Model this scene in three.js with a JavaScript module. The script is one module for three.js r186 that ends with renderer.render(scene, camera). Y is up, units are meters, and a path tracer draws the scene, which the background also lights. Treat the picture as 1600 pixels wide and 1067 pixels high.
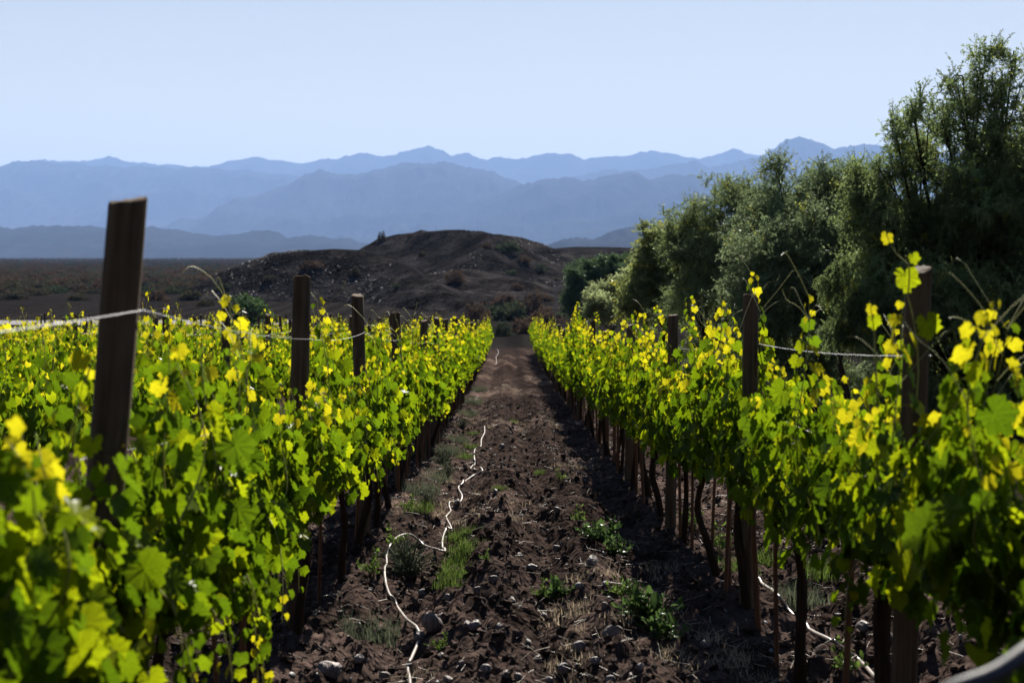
import * as THREE from 'three';
import { mergeGeometries } from 'three/addons/utils/BufferGeometryUtils.js';

// ---------------------------------------------------------------- camera, sky, sun, exposure
const scene = new THREE.Scene();
const F = 2000, EYE = 1.44;                       // focal length in pixels of a 1600 x 1067 frame; eye height above the ground underfoot
const PITCH = Math.atan(133.5 / F), YAW = 5 / F;  // looking slightly down, a touch to the right of the row's line
const camera = new THREE.PerspectiveCamera(2 * Math.atan(533.5 / F) * 180 / Math.PI, 1600 / 1067, 0.05, 60000);
camera.position.set(0, EYE, 0);
camera.rotation.set(-PITCH, -YAW, 0, 'YXZ');
camera.focus = 10.5;
camera.userData.fStop = 3.4;
scene.add(camera);

const SUN_EL = 39 * Math.PI / 180, SUN_AZ = 11 * Math.PI / 180;
const sunDir = new THREE.Vector3(Math.cos(SUN_EL) * Math.sin(SUN_AZ), Math.sin(SUN_EL), -Math.cos(SUN_EL) * Math.cos(SUN_AZ));
{
  const W = 512, H = 256, data = new Float32Array(W * H * 4);
  const horizon = [0.49, 0.435, 0.25], mid = [0.272, 0.328, 0.385], zenith = [0.012, 0.035, 0.11];
  for (let j = 0; j < H; j++) for (let i = 0; i < W; i++) {
    const el = ((j + 0.5) / H - 0.5) * Math.PI, az = ((i + 0.5) / W - 0.5) * 2 * Math.PI;
    const dx = Math.cos(el) * Math.cos(az), dy = Math.sin(el), dz = Math.cos(el) * Math.sin(az);
    const c = dx * sunDir.x + dy * sunDir.y + dz * sunDir.z, ang = Math.acos(Math.min(1, c));
    const glow = 0.12 * Math.exp(-ang * ang / 0.06) + 0.035 * Math.exp(-ang / 0.5);
    const e = Math.max(0, el), a = Math.exp(-e / 0.12), b = Math.exp(-e / 0.32);
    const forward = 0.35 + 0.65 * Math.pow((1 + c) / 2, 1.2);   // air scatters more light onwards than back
    const o = (j * W + i) * 4, g = [1, 0.98, 0.94];
    for (let k = 0; k < 3; k++) {
      let v = zenith[k] + (mid[k] - zenith[k]) * b + (horizon[k] - mid[k]) * a;
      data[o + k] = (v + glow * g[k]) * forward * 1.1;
    }
    data[o + 3] = 1;
  }
  const t = new THREE.DataTexture(data, W, H, THREE.RGBAFormat, THREE.FloatType);
  t.mapping = THREE.EquirectangularReflectionMapping; t.magFilter = THREE.LinearFilter; t.needsUpdate = true;
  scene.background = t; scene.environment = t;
}
const sun = new THREE.DirectionalLight(new THREE.Color(1, 0.94, 0.84), 5);
sun.name = 'sun';
sun.position.copy(sunDir).multiplyScalar(120).add(new THREE.Vector3(0, 0, -20));
sun.target.position.set(0, 0, -20);
sun.castShadow = true; sun.shadow.mapSize.set(4096, 4096);
Object.assign(sun.shadow.camera, { left: -50, right: 50, top: 60, bottom: -60, near: 1, far: 400 });
scene.add(sun, sun.target);
const renderer = new THREE.WebGLRenderer({ antialias: true });
renderer.toneMapping = THREE.LinearToneMapping;
renderer.toneMappingExposure = 3.2;
renderer.shadowMap.enabled = true;
scene.fog = new THREE.FogExp2(new THREE.Color(0.34, 0.53, 0.95), 8e-5);   // blue mountain air

// ---------------------------------------------------------------- helpers
const rng = (s) => () => { s = (s + 0x6d2b79f5) | 0; let t = Math.imul(s ^ (s >>> 15), 1 | s); t = (t + Math.imul(t ^ (t >>> 7), 61 | t)) ^ t; return ((t ^ (t >>> 14)) >>> 0) / 4294967296; };
const V = (x, y, z) => new THREE.Vector3(x, y, z);
const clamp = (x, a, b) => Math.min(b, Math.max(a, x)), lerp = (a, b, t) => a + (b - a) * t;
const smooth = (a, b, x) => { const t = clamp((x - a) / (b - a), 0, 1); return t * t * (3 - 2 * t); };
const hash = (x, y) => { let h = Math.imul(x | 0, 374761393) + Math.imul(y | 0, 668265263) | 0; h = Math.imul(h ^ (h >>> 13), 1274126177); return ((h ^ (h >>> 16)) >>> 0) / 4294967296; };
function noise(x, y) {
  const xi = Math.floor(x), yi = Math.floor(y), fx = x - xi, fy = y - yi, u = fx * fx * (3 - 2 * fx), v = fy * fy * (3 - 2 * fy);
  return lerp(lerp(hash(xi, yi), hash(xi + 1, yi), u), lerp(hash(xi, yi + 1), hash(xi + 1, yi + 1), u), v) * 2 - 1;
}
const fbm = (x, y, n = 4) => { let s = 0, a = 0.5; for (let i = 0; i < n; i++) { s += a * noise(x, y); x = x * 2.03 + 17.1; y = y * 2.03 + 5.7; a *= 0.5; } return s; };
const ridged = (x, y, n = 4) => { let s = 0, a = 0.5; for (let i = 0; i < n; i++) { s += a * (1 - 2 * Math.abs(noise(x, y))); x = x * 2.1 + 9.2; y = y * 2.1 + 3.3; a *= 0.5; } return s; };
const table = (pts, x) => {
  if (x <= pts[0][0]) return pts[0][1];
  for (let i = 1; i < pts.length; i++) if (x <= pts[i][0]) { const t = (x - pts[i - 1][0]) / (pts[i][0] - pts[i - 1][0]); return lerp(pts[i - 1][1], pts[i][1], t * t * (3 - 2 * t) * 0.5 + t * 0.5); }
  return pts[pts.length - 1][1];
};
// the line of sight through a point of the photograph, and where it meets a distance or the ground
const sight = (px, py) => V((px - 800) / F, -(py - 533.5) / F, -1).applyEuler(camera.rotation);
const at = (px, py, d) => { const s = sight(px, py); return s.multiplyScalar(d / -s.z).add(camera.position); };

const taken = new Map();
const numbered = (n) => { const k = taken.get(n) ?? 0; taken.set(n, k + 1); return k ? n + '_' + String(k).padStart(3, '0') : n; };
const shade = (o) => { o.traverse((m) => { if (m.isMesh) { m.castShadow = true; m.receiveShadow = true; } }); return o; };
function tag(o, label, category, group, kind) { Object.assign(o.userData, { label, category }); if (group) o.userData.group = group; if (kind) o.userData.kind = kind; return o; }
function top(o, name) { o.name = numbered(name); scene.add(o); return o; }
function thing(name, label, category, x, y, z, group) { const g = new THREE.Group(); g.position.set(x, y, z); top(g, name); return tag(g, label, category, group); }
function part(name, geo, m, parent, kind) { const o = new THREE.Mesh(geo, m); o.name = name; parent.add(o); if (kind) o.userData.kind = kind; return o; }
function structure(name, geo, m) { const o = top(new THREE.Mesh(geo, m), name); o.userData.kind = 'structure'; return o; }

class Build {
  constructor() { this.p = []; this.n = []; this.u = []; this.i = []; this.c = null; }
  vert(x, y, z, nx, ny, nz, u, v) { this.p.push(x, y, z); this.n.push(nx, ny, nz); this.u.push(u, v); return this.p.length / 3 - 1; }
  add(g, m) {
    const P = g.attributes.position, N = g.attributes.normal, U = g.attributes.uv, I = g.index, o = this.p.length / 3, v = new THREE.Vector3(), nm = new THREE.Matrix3().getNormalMatrix(m);
    for (let k = 0; k < P.count; k++) {
      v.fromBufferAttribute(P, k).applyMatrix4(m); this.p.push(v.x, v.y, v.z);
      v.fromBufferAttribute(N, k).applyMatrix3(nm).normalize(); this.n.push(v.x, v.y, v.z);
      this.u.push(U ? U.getX(k) : 0, U ? U.getY(k) : 0);
    }
    if (I) for (let k = 0; k < I.count; k++) this.i.push(o + I.getX(k)); else for (let k = 0; k < P.count; k++) this.i.push(o + k);
    return this;
  }
  tube(pts, radii, sides = 6, uScale = 1) {
    const n = pts.length, t = new THREE.Vector3(), a = new THREE.Vector3(), b = new THREE.Vector3(); let along = 0, first = this.p.length / 3;
    const ref = V(0.31, 0.2, 0.93);
    for (let k = 0; k < n; k++) {
      t.subVectors(pts[Math.min(n - 1, k + 1)], pts[Math.max(0, k - 1)]).normalize();
      a.crossVectors(t, Math.abs(t.dot(ref)) > 0.95 ? V(1, 0, 0) : ref).normalize(); b.crossVectors(t, a);
      if (k) along += pts[k].distanceTo(pts[k - 1]);
      const r = Array.isArray(radii) ? radii[k] : radii;
      for (let s = 0; s <= sides; s++) {
        const q = s / sides * 2 * Math.PI, cx = Math.cos(q), sx = Math.sin(q), nx = a.x * cx + b.x * sx, ny = a.y * cx + b.y * sx, nz = a.z * cx + b.z * sx;
        this.vert(pts[k].x + nx * r, pts[k].y + ny * r, pts[k].z + nz * r, nx, ny, nz, s / sides * uScale, along);
      }
    }
    for (let k = 0; k < n - 1; k++) for (let s = 0; s < sides; s++) { const q = first + k * (sides + 1) + s; this.i.push(q, q + 1, q + sides + 1, q + 1, q + sides + 2, q + sides + 1); }
    for (const [k, flip] of [[0, 1], [n - 1, 0]]) {   // end caps
      t.subVectors(pts[Math.min(n - 1, k + 1)], pts[Math.max(0, k - 1)]).normalize(); if (flip) t.negate();
      const c = this.vert(pts[k].x, pts[k].y, pts[k].z, t.x, t.y, t.z, 0, 0), ring = first + k * (sides + 1);
      for (let s = 0; s < sides; s++) flip ? this.i.push(c, ring + s + 1, ring + s) : this.i.push(c, ring + s, ring + s + 1);
    }
    return this;
  }
  geo() {
    const g = new THREE.BufferGeometry();
    g.setAttribute('position', new THREE.Float32BufferAttribute(this.p, 3)); g.setAttribute('normal', new THREE.Float32BufferAttribute(this.n, 3)); g.setAttribute('uv', new THREE.Float32BufferAttribute(this.u, 2)); g.setIndex(this.i);
    return g;
  }
}
const curve = (pts, n) => new THREE.CatmullRomCurve3(pts).getPoints(n);

function texture(w, h, fn, srgb = true) {
  const d = new Uint8Array(w * h * 4);
  for (let y = 0; y < h; y++) for (let x = 0; x < w; x++) { const c = fn(x / w, y / h), o = (y * w + x) * 4; for (let k = 0; k < 3; k++) d[o + k] = clamp(Math.round((c.length ? c[k] : c) * 255), 0, 255); d[o + 3] = 255; }
  const t = new THREE.DataTexture(d, w, h); t.wrapS = t.wrapT = THREE.RepeatWrapping; t.magFilter = THREE.LinearFilter; t.minFilter = THREE.LinearMipmapLinearFilter; t.generateMipmaps = true;
  if (srgb) t.colorSpace = THREE.SRGBColorSpace; t.needsUpdate = true; return t;
}
// noise that repeats after one unit
const tiling = (u, v, k, n, seed = 0) => { let s = 0, a = 0.5; for (let i = 0; i < n; i++) { const x = u * k, y = v * k, xi = Math.floor(x), yi = Math.floor(y), fx = x - xi, fy = y - yi, p = fx * fx * (3 - 2 * fx), q = fy * fy * (3 - 2 * fy), H = (i, j) => hash((i % k + k) % k + seed * 131 + k * 7, (j % k + k) % k + seed * 57);
  s += a * (lerp(lerp(H(xi, yi), H(xi + 1, yi), p), lerp(H(xi, yi + 1), H(xi + 1, yi + 1), p), q) * 2 - 1); a *= 0.55; k *= 2; } return s; };
const std = (o) => new THREE.MeshStandardMaterial(o), phys = (o) => new THREE.MeshPhysicalMaterial(o);
const rgb = (r, g, b) => new THREE.Color().setRGB(r, g, b);

// ---------------------------------------------------------------- the lie of the land
const ROW = 2.4, LEFT = -1.09, RIGHT = 1.31, END = 64;
function slope(d) {
  if (d < 60) return -0.075 * d + 0.00034 * d * d;
  const y0 = -3.276, s0 = -0.0342 * 60, y1 = -3.15;
  if (d >= 120) return y1;
  const t = (d - 60) / 60;
  return (2 * t ** 3 - 3 * t * t + 1) * y0 + (t ** 3 - 2 * t * t + t) * s0 + (-2 * t ** 3 + 3 * t * t) * y1;
}
function beds(x) {   // ploughed cross-section between the rows
  const u = (((x - LEFT) % ROW) + ROW) % ROW;
  return 0.03 * Math.exp(-((u - 0) ** 2) / 0.03) + 0.03 * Math.exp(-((u - ROW) ** 2) / 0.03) - 0.12 * Math.exp(-((u - 0.5) ** 2) / 0.035) + 0.11 * Math.exp(-((u - 1.0) ** 2) / 0.04) - 0.05 * Math.exp(-((u - 1.32) ** 2) / 0.02) + 0.09 * Math.exp(-((u - 1.64) ** 2) / 0.03) - 0.05 * Math.exp(-((u - 2.05) ** 2) / 0.03);
}
function ground(x, d, fine = true) {
  let y = slope(d);
  const field = (1 - smooth(END + 1, END + 5, d)) * (1 - smooth(3.2, 5, x));
  if (field > 0) {
    const wob = 0.12 * noise(x * 0.3, d * 0.35);
    y += field * -0.02 + field * beds(x + wob * 0.5) * (0.8 + 0.3 * noise(d * 0.6, 3));
  }
  if (d < 75 && fine) {
    const k = smooth(75, 40, d), near = smooth(22, 10, d);
    const u = x * 0.83 + d * 0.55, w = d * 0.83 - x * 0.55, side = smooth(6, 3.5, Math.abs(x - 0.6));
    y += k * side * (0.09 * fbm(u * 1.1, w * 0.9, 3) + 0.05 * noise(u * 3.7 + 0.4 * noise(w * 2, u), w * 3.1));
    if (near > 0) y += near * side * (0.065 * Math.max(0, noise(w * 7.3 + noise(u * 3, w), u * 8.1)) + 0.044 * Math.max(-0.3, noise(u * 17, w * 15.3)) + 0.010 * noise(w * 41, u * 37) - 0.03);
  }
  if (d > 70) y += smooth(70, 140, d) * (0.5 * fbm(x * 0.02, d * 0.02, 3) + 0.12 * fbm(x * 0.2, d * 0.2, 2));
  return y;
}
function onGround(px, py) {   // where the line of sight first meets the ground
  const s = sight(px, py);
  let d = 1.5;
  for (; d < 400; d *= 1.004) { const x = s.x / -s.z * d, y = EYE + s.y / -s.z * d; if (y <= ground(x, d)) break; }
  return V(s.x / -s.z * d, ground(s.x / -s.z * d, d), -d);
}
const pixel = (v) => { const q = v.clone().sub(camera.position).applyQuaternion(camera.quaternion.clone().invert()); return [800 + q.x / -q.z * F, 533.5 - q.y / -q.z * F]; };
const on = (x, d) => V(x, ground(x, d), -d);

// ---------------------------------------------------------------- materials
const soilMap = texture(512, 512, (u, v) => {
  const a = tiling(u, v, 6, 5, 1), b = tiling(u, v, 40, 3, 2), straw = Math.max(0, tiling(u, v, 64, 2, 3) - 0.5) * 2.2;
  const k = clamp(0.56 + 0.30 * a + 0.22 * b, 0.1, 1);
  return [k * 0.86 + straw * 0.25, k * 0.72 + straw * 0.22, k * 0.66 + straw * 0.17];
});
const soilBump = texture(512, 512, (u, v) => 0.5 + 0.35 * tiling(u, v, 12, 5, 4) + 0.2 * tiling(u, v, 70, 2, 6), false);
soilMap.repeat.set(0.5, 0.5); soilBump.repeat.set(0.5, 0.5);
const gravelMap = texture(512, 512, (u, v) => { const k = clamp(0.42 + 0.30 * tiling(u, v, 6, 5, 31) + 0.25 * tiling(u, v, 40, 3, 32), 0.08, 1); return [k, k * 0.965, k * 0.95]; });
const wide = (t, k) => { const c = t.clone(); c.repeat.set(k, k); c.rotation = 0.6; c.needsUpdate = true; return c; };
const hoseMap = texture(64, 512, (u, v) => { const k = clamp(0.86 + 0.35 * tiling(u, v, 6, 3, 21) - Math.max(0, tiling(u, v, 3, 2, 22)) * 0.7, 0.25, 1); return [k, k * 0.96, k * 0.92]; });
const M = {
  soil: phys({ map: soilMap, bumpMap: soilBump, bumpScale: 0.08, roughness: 1, specularIntensity: 0, vertexColors: true }),
  hill: phys({ map: wide(gravelMap, 0.071), bumpMap: wide(soilBump, 0.113), bumpScale: 0.5, roughness: 1, specularIntensity: 0, vertexColors: true }),
  rock: std({ color: rgb(0.40, 0.42, 0.43), map: soilMap, bumpMap: soilBump, bumpScale: 0.01, roughness: 0.6 }),
  paleRock: std({ color: rgb(0.085, 0.08, 0.078), roughness: 0.65 }),
  straw: std({ color: rgb(0.24, 0.19, 0.13), roughness: 0.5 }),
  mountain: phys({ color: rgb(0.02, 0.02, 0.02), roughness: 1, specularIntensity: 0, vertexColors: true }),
  roadDirt: phys({ specularIntensity: 0.2, color: rgb(0.15, 0.14, 0.135), bumpMap: soilBump, bumpScale: 0.03, roughness: 0.9 }),
  steel: std({ color: rgb(0.22, 0.22, 0.23), roughness: 0.5, metalness: 0.85 }),
  hose: std({ color: rgb(0.24, 0.22, 0.205), map: hoseMap, roughness: 0.42 }),
  blackHose: std({ color: rgb(0.015, 0.016, 0.02), roughness: 0.6 }),
};
const woodMap = texture(256, 512, (u, v) => {
  const g = tiling(u, v * 0.125, 48, 3, 11) * 0.5 + tiling(u, v, 8, 4, 12) * 0.35, crack = Math.max(0, tiling(u, v * 0.06, 22, 2, 13) - 0.42) * 2.5;
  const k = clamp(0.62 + 0.35 * g - crack, 0.06, 1); return [k * 0.92, k * 0.80, k * 0.66];
});
const woodBump = texture(256, 512, (u, v) => 0.55 + tiling(u, v * 0.125, 48, 3, 11) * 0.3 - Math.max(0, tiling(u, v * 0.06, 22, 2, 13) - 0.42) * 2, false);
M.post = phys({ specularIntensity: 0.15, color: rgb(0.26, 0.235, 0.21), map: woodMap, bumpMap: woodBump, bumpScale: 0.008, roughness: 0.85 });
M.stake = phys({ specularIntensity: 0.3, color: rgb(0.34, 0.20, 0.13), map: woodMap, bumpMap: woodBump, bumpScale: 0.003, roughness: 0.75 });
M.bark = phys({ specularIntensity: 0.1, color: rgb(0.10, 0.075, 0.06), map: woodMap, bumpMap: woodBump, bumpScale: 0.012, roughness: 0.95 });
M.treeBark = phys({ specularIntensity: 0.1, color: rgb(0.12, 0.10, 0.08), map: woodMap, bumpMap: woodBump, bumpScale: 0.02, roughness: 0.95 });
M.cane = std({ color: rgb(0.20, 0.20, 0.05), roughness: 0.6 });
const leafMap = (() => {   // veins and mottling of a grape leaf; stalk joint at (0.5, 0.35), tip towards v = 1
  const c = document.createElement('canvas'); c.width = c.height = 256; const x = c.getContext('2d'), r = rng(5);
  x.fillStyle = 'rgb(214,214,206)'; x.fillRect(0, 0, 256, 256);
  for (let k = 0; k < 900; k++) { x.fillStyle = r() < 0.5 ? 'rgba(170,180,150,0.10)' : 'rgba(255,255,240,0.10)'; x.beginPath(); x.arc(r() * 256, r() * 256, 2 + r() * 9, 0, 7); x.fill(); }
  x.strokeStyle = 'rgba(255,255,225,0.9)'; x.lineCap = 'round';
  for (const deg of [0, 52, -52, 108, -108]) {
    const a = deg * Math.PI / 180; x.lineWidth = 3; x.beginPath(); x.moveTo(128, 256 * 0.35); x.lineTo(128 + 150 * Math.sin(a), 256 * 0.35 + 150 * Math.cos(a)); x.stroke();
    for (let k = 1; k < 7; k++) for (const s of [-1, 1]) { const px = 128 + k * 18 * Math.sin(a), py = 256 * 0.35 + k * 18 * Math.cos(a), b = a + s * 0.8; x.lineWidth = 1.2; x.beginPath(); x.moveTo(px, py); x.lineTo(px + 40 * Math.sin(b), py + 40 * Math.cos(b)); x.stroke(); }
  }
  for (let k = 0; k < 26; k++) { x.fillStyle = `rgba(${90 + r() * 60},${60 + r() * 40},20,${0.25 + r() * 0.5})`; x.beginPath(); x.arc(r() * 256, r() * 256, 1 + r() * r() * 7, 0, 7); x.fill(); }
  const t = new THREE.CanvasTexture(c); t.flipY = false; t.colorSpace = THREE.SRGBColorSpace; t.magFilter = THREE.LinearFilter; return t;
})();
const leafMat = (r, g, b, through = 0.72) => phys({ color: rgb(r, g, b), map: leafMap, roughness: 1, transmission: through, thickness: 0, clearcoat: 0.25, clearcoatRoughness: 0.3, side: THREE.DoubleSide, specularIntensity: 0 });
const LEAF = [leafMat(0.45, 0.41, 0.010), leafMat(0.27, 0.325, 0.005), leafMat(0.135, 0.20, 0.004), leafMat(0.08, 0.14, 0.004, 0.66), leafMat(0.10, 0.165, 0.005), leafMat(0.44, 0.27, 0.02)];
const green = (r, g, b, through = 0.3, coat = 0.4) => phys({ color: rgb(r, g, b), roughness: 1, transmission: through, thickness: 0, clearcoat: coat, clearcoatRoughness: 0.25, side: THREE.DoubleSide, specularIntensity: 0 });

// ---------------------------------------------------------------- ground, road, hills, mountains
{
  const xs = [], ds = [];
  for (let x = -2.1; x < 3.3; x += 0.024) xs.push(x);
  for (let s = 0.03, x = 3.3; x < 12000; x += s) { xs.push(x); s = Math.min(s * 1.09, Math.max(s, 900)); }
  for (let s = 0.03, x = -2.1 - 0.03; x > -12000; x -= s) { xs.unshift(x); s = Math.min(s * (x > -28 ? 1.035 : 1.12), x > -28 ? 0.3 : 900); }
  for (const d of [-900, -500, -250, -120, -60]) ds.push(d);
  for (let d = -25; d < 2; d += 1) ds.push(d);
  for (let d = 2; d < 70; d *= 1.0075) ds.push(d);
  for (let d = 70; d < 17000; d *= 1.045) ds.push(d);
  const b = new Build(), col = [], nx = xs.length;
  for (const d of ds) for (const x of xs) {
    b.p.push(x, ground(x, d), -d); b.u.push(x, d);
    const inField = (1 - smooth(END, END + 6, d)) * (1 - smooth(3, 8, x)), v = 0.9 + 0.35 * fbm(x * 0.7, d * 0.5, 3) + (d > 90 ? 0.5 * fbm(x * 0.03, d * 0.012, 4) : 0);
    const dry = smooth(0.15, 0.5, fbm(x * 1.3 + 40, d * 0.45 + 9, 3)) * inField;
    for (let k = 0; k < 3; k++) col.push(v * lerp(lerp([0.062, 0.08, 0.09][k], [0.15, 0.156, 0.158][k], inField), [0.42, 0.43, 0.42][k], dry * 0.75));
  }
  for (let j = 0; j < ds.length - 1; j++) for (let i = 0; i < nx - 1; i++) { const q = j * nx + i; b.i.push(q, q + 1, q + nx, q + 1, q + nx + 1, q + nx); }
  const g = new THREE.BufferGeometry();
  g.setAttribute('position', new THREE.Float32BufferAttribute(b.p, 3)); g.setAttribute('uv', new THREE.Float32BufferAttribute(b.u, 2)); g.setAttribute('color', new THREE.Float32BufferAttribute(col, 3)); g.setIndex(b.i); g.computeVertexNormals();
  structure('ground', g, M.soil);
}
function sheet(name, xs, ds, height, m, tint) {
  const p = [], u = [], c = [], idx = [], n = xs.length;
  for (const d of ds) for (const x of xs) { p.push(x, height(x, d), -d); u.push(x, d); const t = tint(x, d); c.push(t[0], t[1], t[2]); }
  for (let j = 0; j < ds.length - 1; j++) for (let i = 0; i < n - 1; i++) { const q = j * n + i; idx.push(q, q + 1, q + n, q + 1, q + n + 1, q + n); }
  const g = new THREE.BufferGeometry();
  g.setAttribute('position', new THREE.Float32BufferAttribute(p, 3)); g.setAttribute('uv', new THREE.Float32BufferAttribute(u, 2)); g.setAttribute('color', new THREE.Float32BufferAttribute(c, 3)); g.setIndex(idx); g.computeVertexNormals();
  return structure(name, g, m);
}
const span = (a, b, n) => Array.from({ length: n + 1 }, (_, i) => lerp(a, b, i / n));
sheet('dirt_road', span(-75, -16, 120), span(0, 1, 4), () => 0, M.roadDirt, () => [1, 1, 1]);
{ // the dirt road runs across beyond the last vines
  const g = scene.children[scene.children.length - 1].geometry, P = g.attributes.position;
  for (let i = 0; i < P.count; i++) { const x = P.getX(i), t = -P.getZ(i), d = 93 + 3 * noise(x * 0.03, 7) + (t - 0.5) * 5; P.setXYZ(i, x, ground(x, d) + 0.06, -d); }
  g.computeVertexNormals();
}
const hillHeights = [];
function hill(profile, D, front, back, seed, crestShift = () => 0, rough = 1, tone = [1, 1, 1]) {
  const x0 = (profile[0][0] - 795) / F * D, x1 = (profile[profile.length - 1][0] - 795) / F * D;
  const f = (x, d) => {
    const px = 795 + x / D * F, dc = D + crestShift(px) + 6 * noise(x * 0.05 + seed, 1.3), s = (px < profile[0][0] || px > profile[profile.length - 1][0]) ? -1 : 1;
    const h = at(px, table(profile, px), dc).y, base = -3.4;
    let t = d < dc ? 1 - (dc - d) / front : 1 - (d - dc) / back;
    t = clamp(t, 0, 1); const sh = t * t * (3 - 2 * t) * 0.75 + Math.sin(t * Math.PI / 2) * 0.25;
    const body = smooth(0, 0.35, t) * smooth(1.0, 0.75, t);
    return s < 0 ? base - 0.6 : base - 0.6 + (h - base + 0.6) * sh + body * rough * (0.9 * ridged(x * 0.042 + seed + 0.5 * noise(d * 0.05, seed), d * 0.018, 2) - 0.25) + 0.35 * t * fbm(x * 0.13 + d * 0.09, d * 0.13 - x * 0.08, 3);
  };
  hillHeights.push(f);
  return sheet('hill', span(x0, x1, 220), span(D - front - 40, D + back, 130), f, M.hill, (x, d) => {
    const v = 0.85 + 0.45 * fbm(x * 0.09 + seed, d * 0.09, 4), r = smooth(0.1, 0.4, fbm(x * 0.05, d * 0.05 + seed, 3));
    return [v * tone[0] * lerp(0.094, 0.102, r), v * tone[1] * lerp(0.092, 0.098, r), v * tone[2] * lerp(0.094, 0.098, r)];
  });
}
hill([[270, 500], [290, 484], [310, 466], [330, 444], [360, 421], [400, 402], [450, 392], [520, 389], [560, 391], [600, 400], [640, 414], [690, 440], [740, 468], [790, 500]], 138, 26, 60, 2, (px) => -34 * smooth(560, 780, px) - 12 * smooth(420, 280, px), 3.6);
hill([[470, 460], [520, 418], [550, 395], [570, 384], [590, 374], [620, 366], [660, 363], [700, 363], [740, 367], [780, 366], [810, 370], [840, 379], [865, 389], [900, 404], [960, 440]], 205, 55, 80, 9, (px) => -20 * smooth(800, 950, px), 4.6, [1.12, 1.1, 1.08]);
hill([[560, 470], [620, 444], [680, 428], [730, 422], [780, 428], [830, 446], [880, 470], [930, 490]], 150, 42, 50, 17, (px) => -22 * smooth(740, 920, px), 2.2, [1.15, 1.12, 1.1]);
hill([[790, 425], [830, 400], [860, 389], [900, 386], [990, 387], [1100, 388], [1300, 392], [1700, 400]], 265, 120, 120, 23, () => 0, 2.2);
const land = (x, d) => Math.max(ground(x, d), ...hillHeights.map((f) => f(x, d)));

function range(profile, D, depth, seed, rough) {
  const a = profile[0][0], b = profile[profile.length - 1][0], x0 = (a - 795) / F * D, x1 = (b - 795) / F * D;
  const f = (x, d) => {
    const px = 795 + x / D * F, h = at(px, table(profile, px), D).y, t = clamp(d < D ? 1 - (D - d) / depth : 1 - (d - D) / (depth * 0.5), 0, 1);
    const body = smooth(0, 0.4, t) * smooth(1, 0.8, t), k = D / F;
    return -20 + (h + 20 + k * (5 * fbm(px * 0.04 + seed, 1, 2) + 2.4 * ridged(px * 0.10 + seed, 4, 3) - 0.8) * smooth(0.8, 1, t)) * (t * 0.6 + 0.4 * t * t) + body * rough * 2.6 * ridged(x * 22 / D + seed, d * 16 / D, 5);
  };
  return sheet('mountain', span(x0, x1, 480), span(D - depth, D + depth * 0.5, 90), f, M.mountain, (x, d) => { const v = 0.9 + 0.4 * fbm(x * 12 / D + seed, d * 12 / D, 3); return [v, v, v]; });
}
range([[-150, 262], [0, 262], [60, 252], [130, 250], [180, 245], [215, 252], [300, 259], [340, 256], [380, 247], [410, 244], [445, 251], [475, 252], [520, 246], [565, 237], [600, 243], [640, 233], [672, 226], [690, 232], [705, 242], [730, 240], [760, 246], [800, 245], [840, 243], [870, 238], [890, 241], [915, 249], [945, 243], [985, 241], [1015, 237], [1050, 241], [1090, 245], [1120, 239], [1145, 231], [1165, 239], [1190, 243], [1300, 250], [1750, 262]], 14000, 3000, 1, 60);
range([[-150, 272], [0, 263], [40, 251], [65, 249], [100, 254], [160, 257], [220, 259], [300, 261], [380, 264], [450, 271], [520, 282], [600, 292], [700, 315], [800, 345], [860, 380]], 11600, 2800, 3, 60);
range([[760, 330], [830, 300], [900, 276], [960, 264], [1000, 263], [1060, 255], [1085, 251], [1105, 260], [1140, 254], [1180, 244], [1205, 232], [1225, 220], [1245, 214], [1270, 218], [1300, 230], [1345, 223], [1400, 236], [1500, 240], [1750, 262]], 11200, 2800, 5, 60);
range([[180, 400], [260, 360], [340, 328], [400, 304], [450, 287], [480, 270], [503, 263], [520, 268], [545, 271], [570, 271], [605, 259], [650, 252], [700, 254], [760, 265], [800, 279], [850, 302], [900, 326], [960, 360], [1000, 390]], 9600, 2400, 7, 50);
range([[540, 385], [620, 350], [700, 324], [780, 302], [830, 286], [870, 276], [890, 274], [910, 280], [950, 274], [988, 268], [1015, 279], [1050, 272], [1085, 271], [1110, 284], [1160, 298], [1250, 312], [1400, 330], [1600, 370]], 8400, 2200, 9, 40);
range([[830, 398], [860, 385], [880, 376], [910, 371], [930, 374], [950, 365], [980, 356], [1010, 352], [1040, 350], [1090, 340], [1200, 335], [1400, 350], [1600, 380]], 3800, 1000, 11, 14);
range([[-150, 356], [0, 355], [60, 352], [130, 351], [180, 355], [230, 351], [255, 354], [300, 361], [340, 367], [365, 364], [400, 359], [430, 362], [460, 371], [500, 366], [530, 372], [570, 380], [640, 388], [760, 398]], 5000, 1300, 13, 9);

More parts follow.
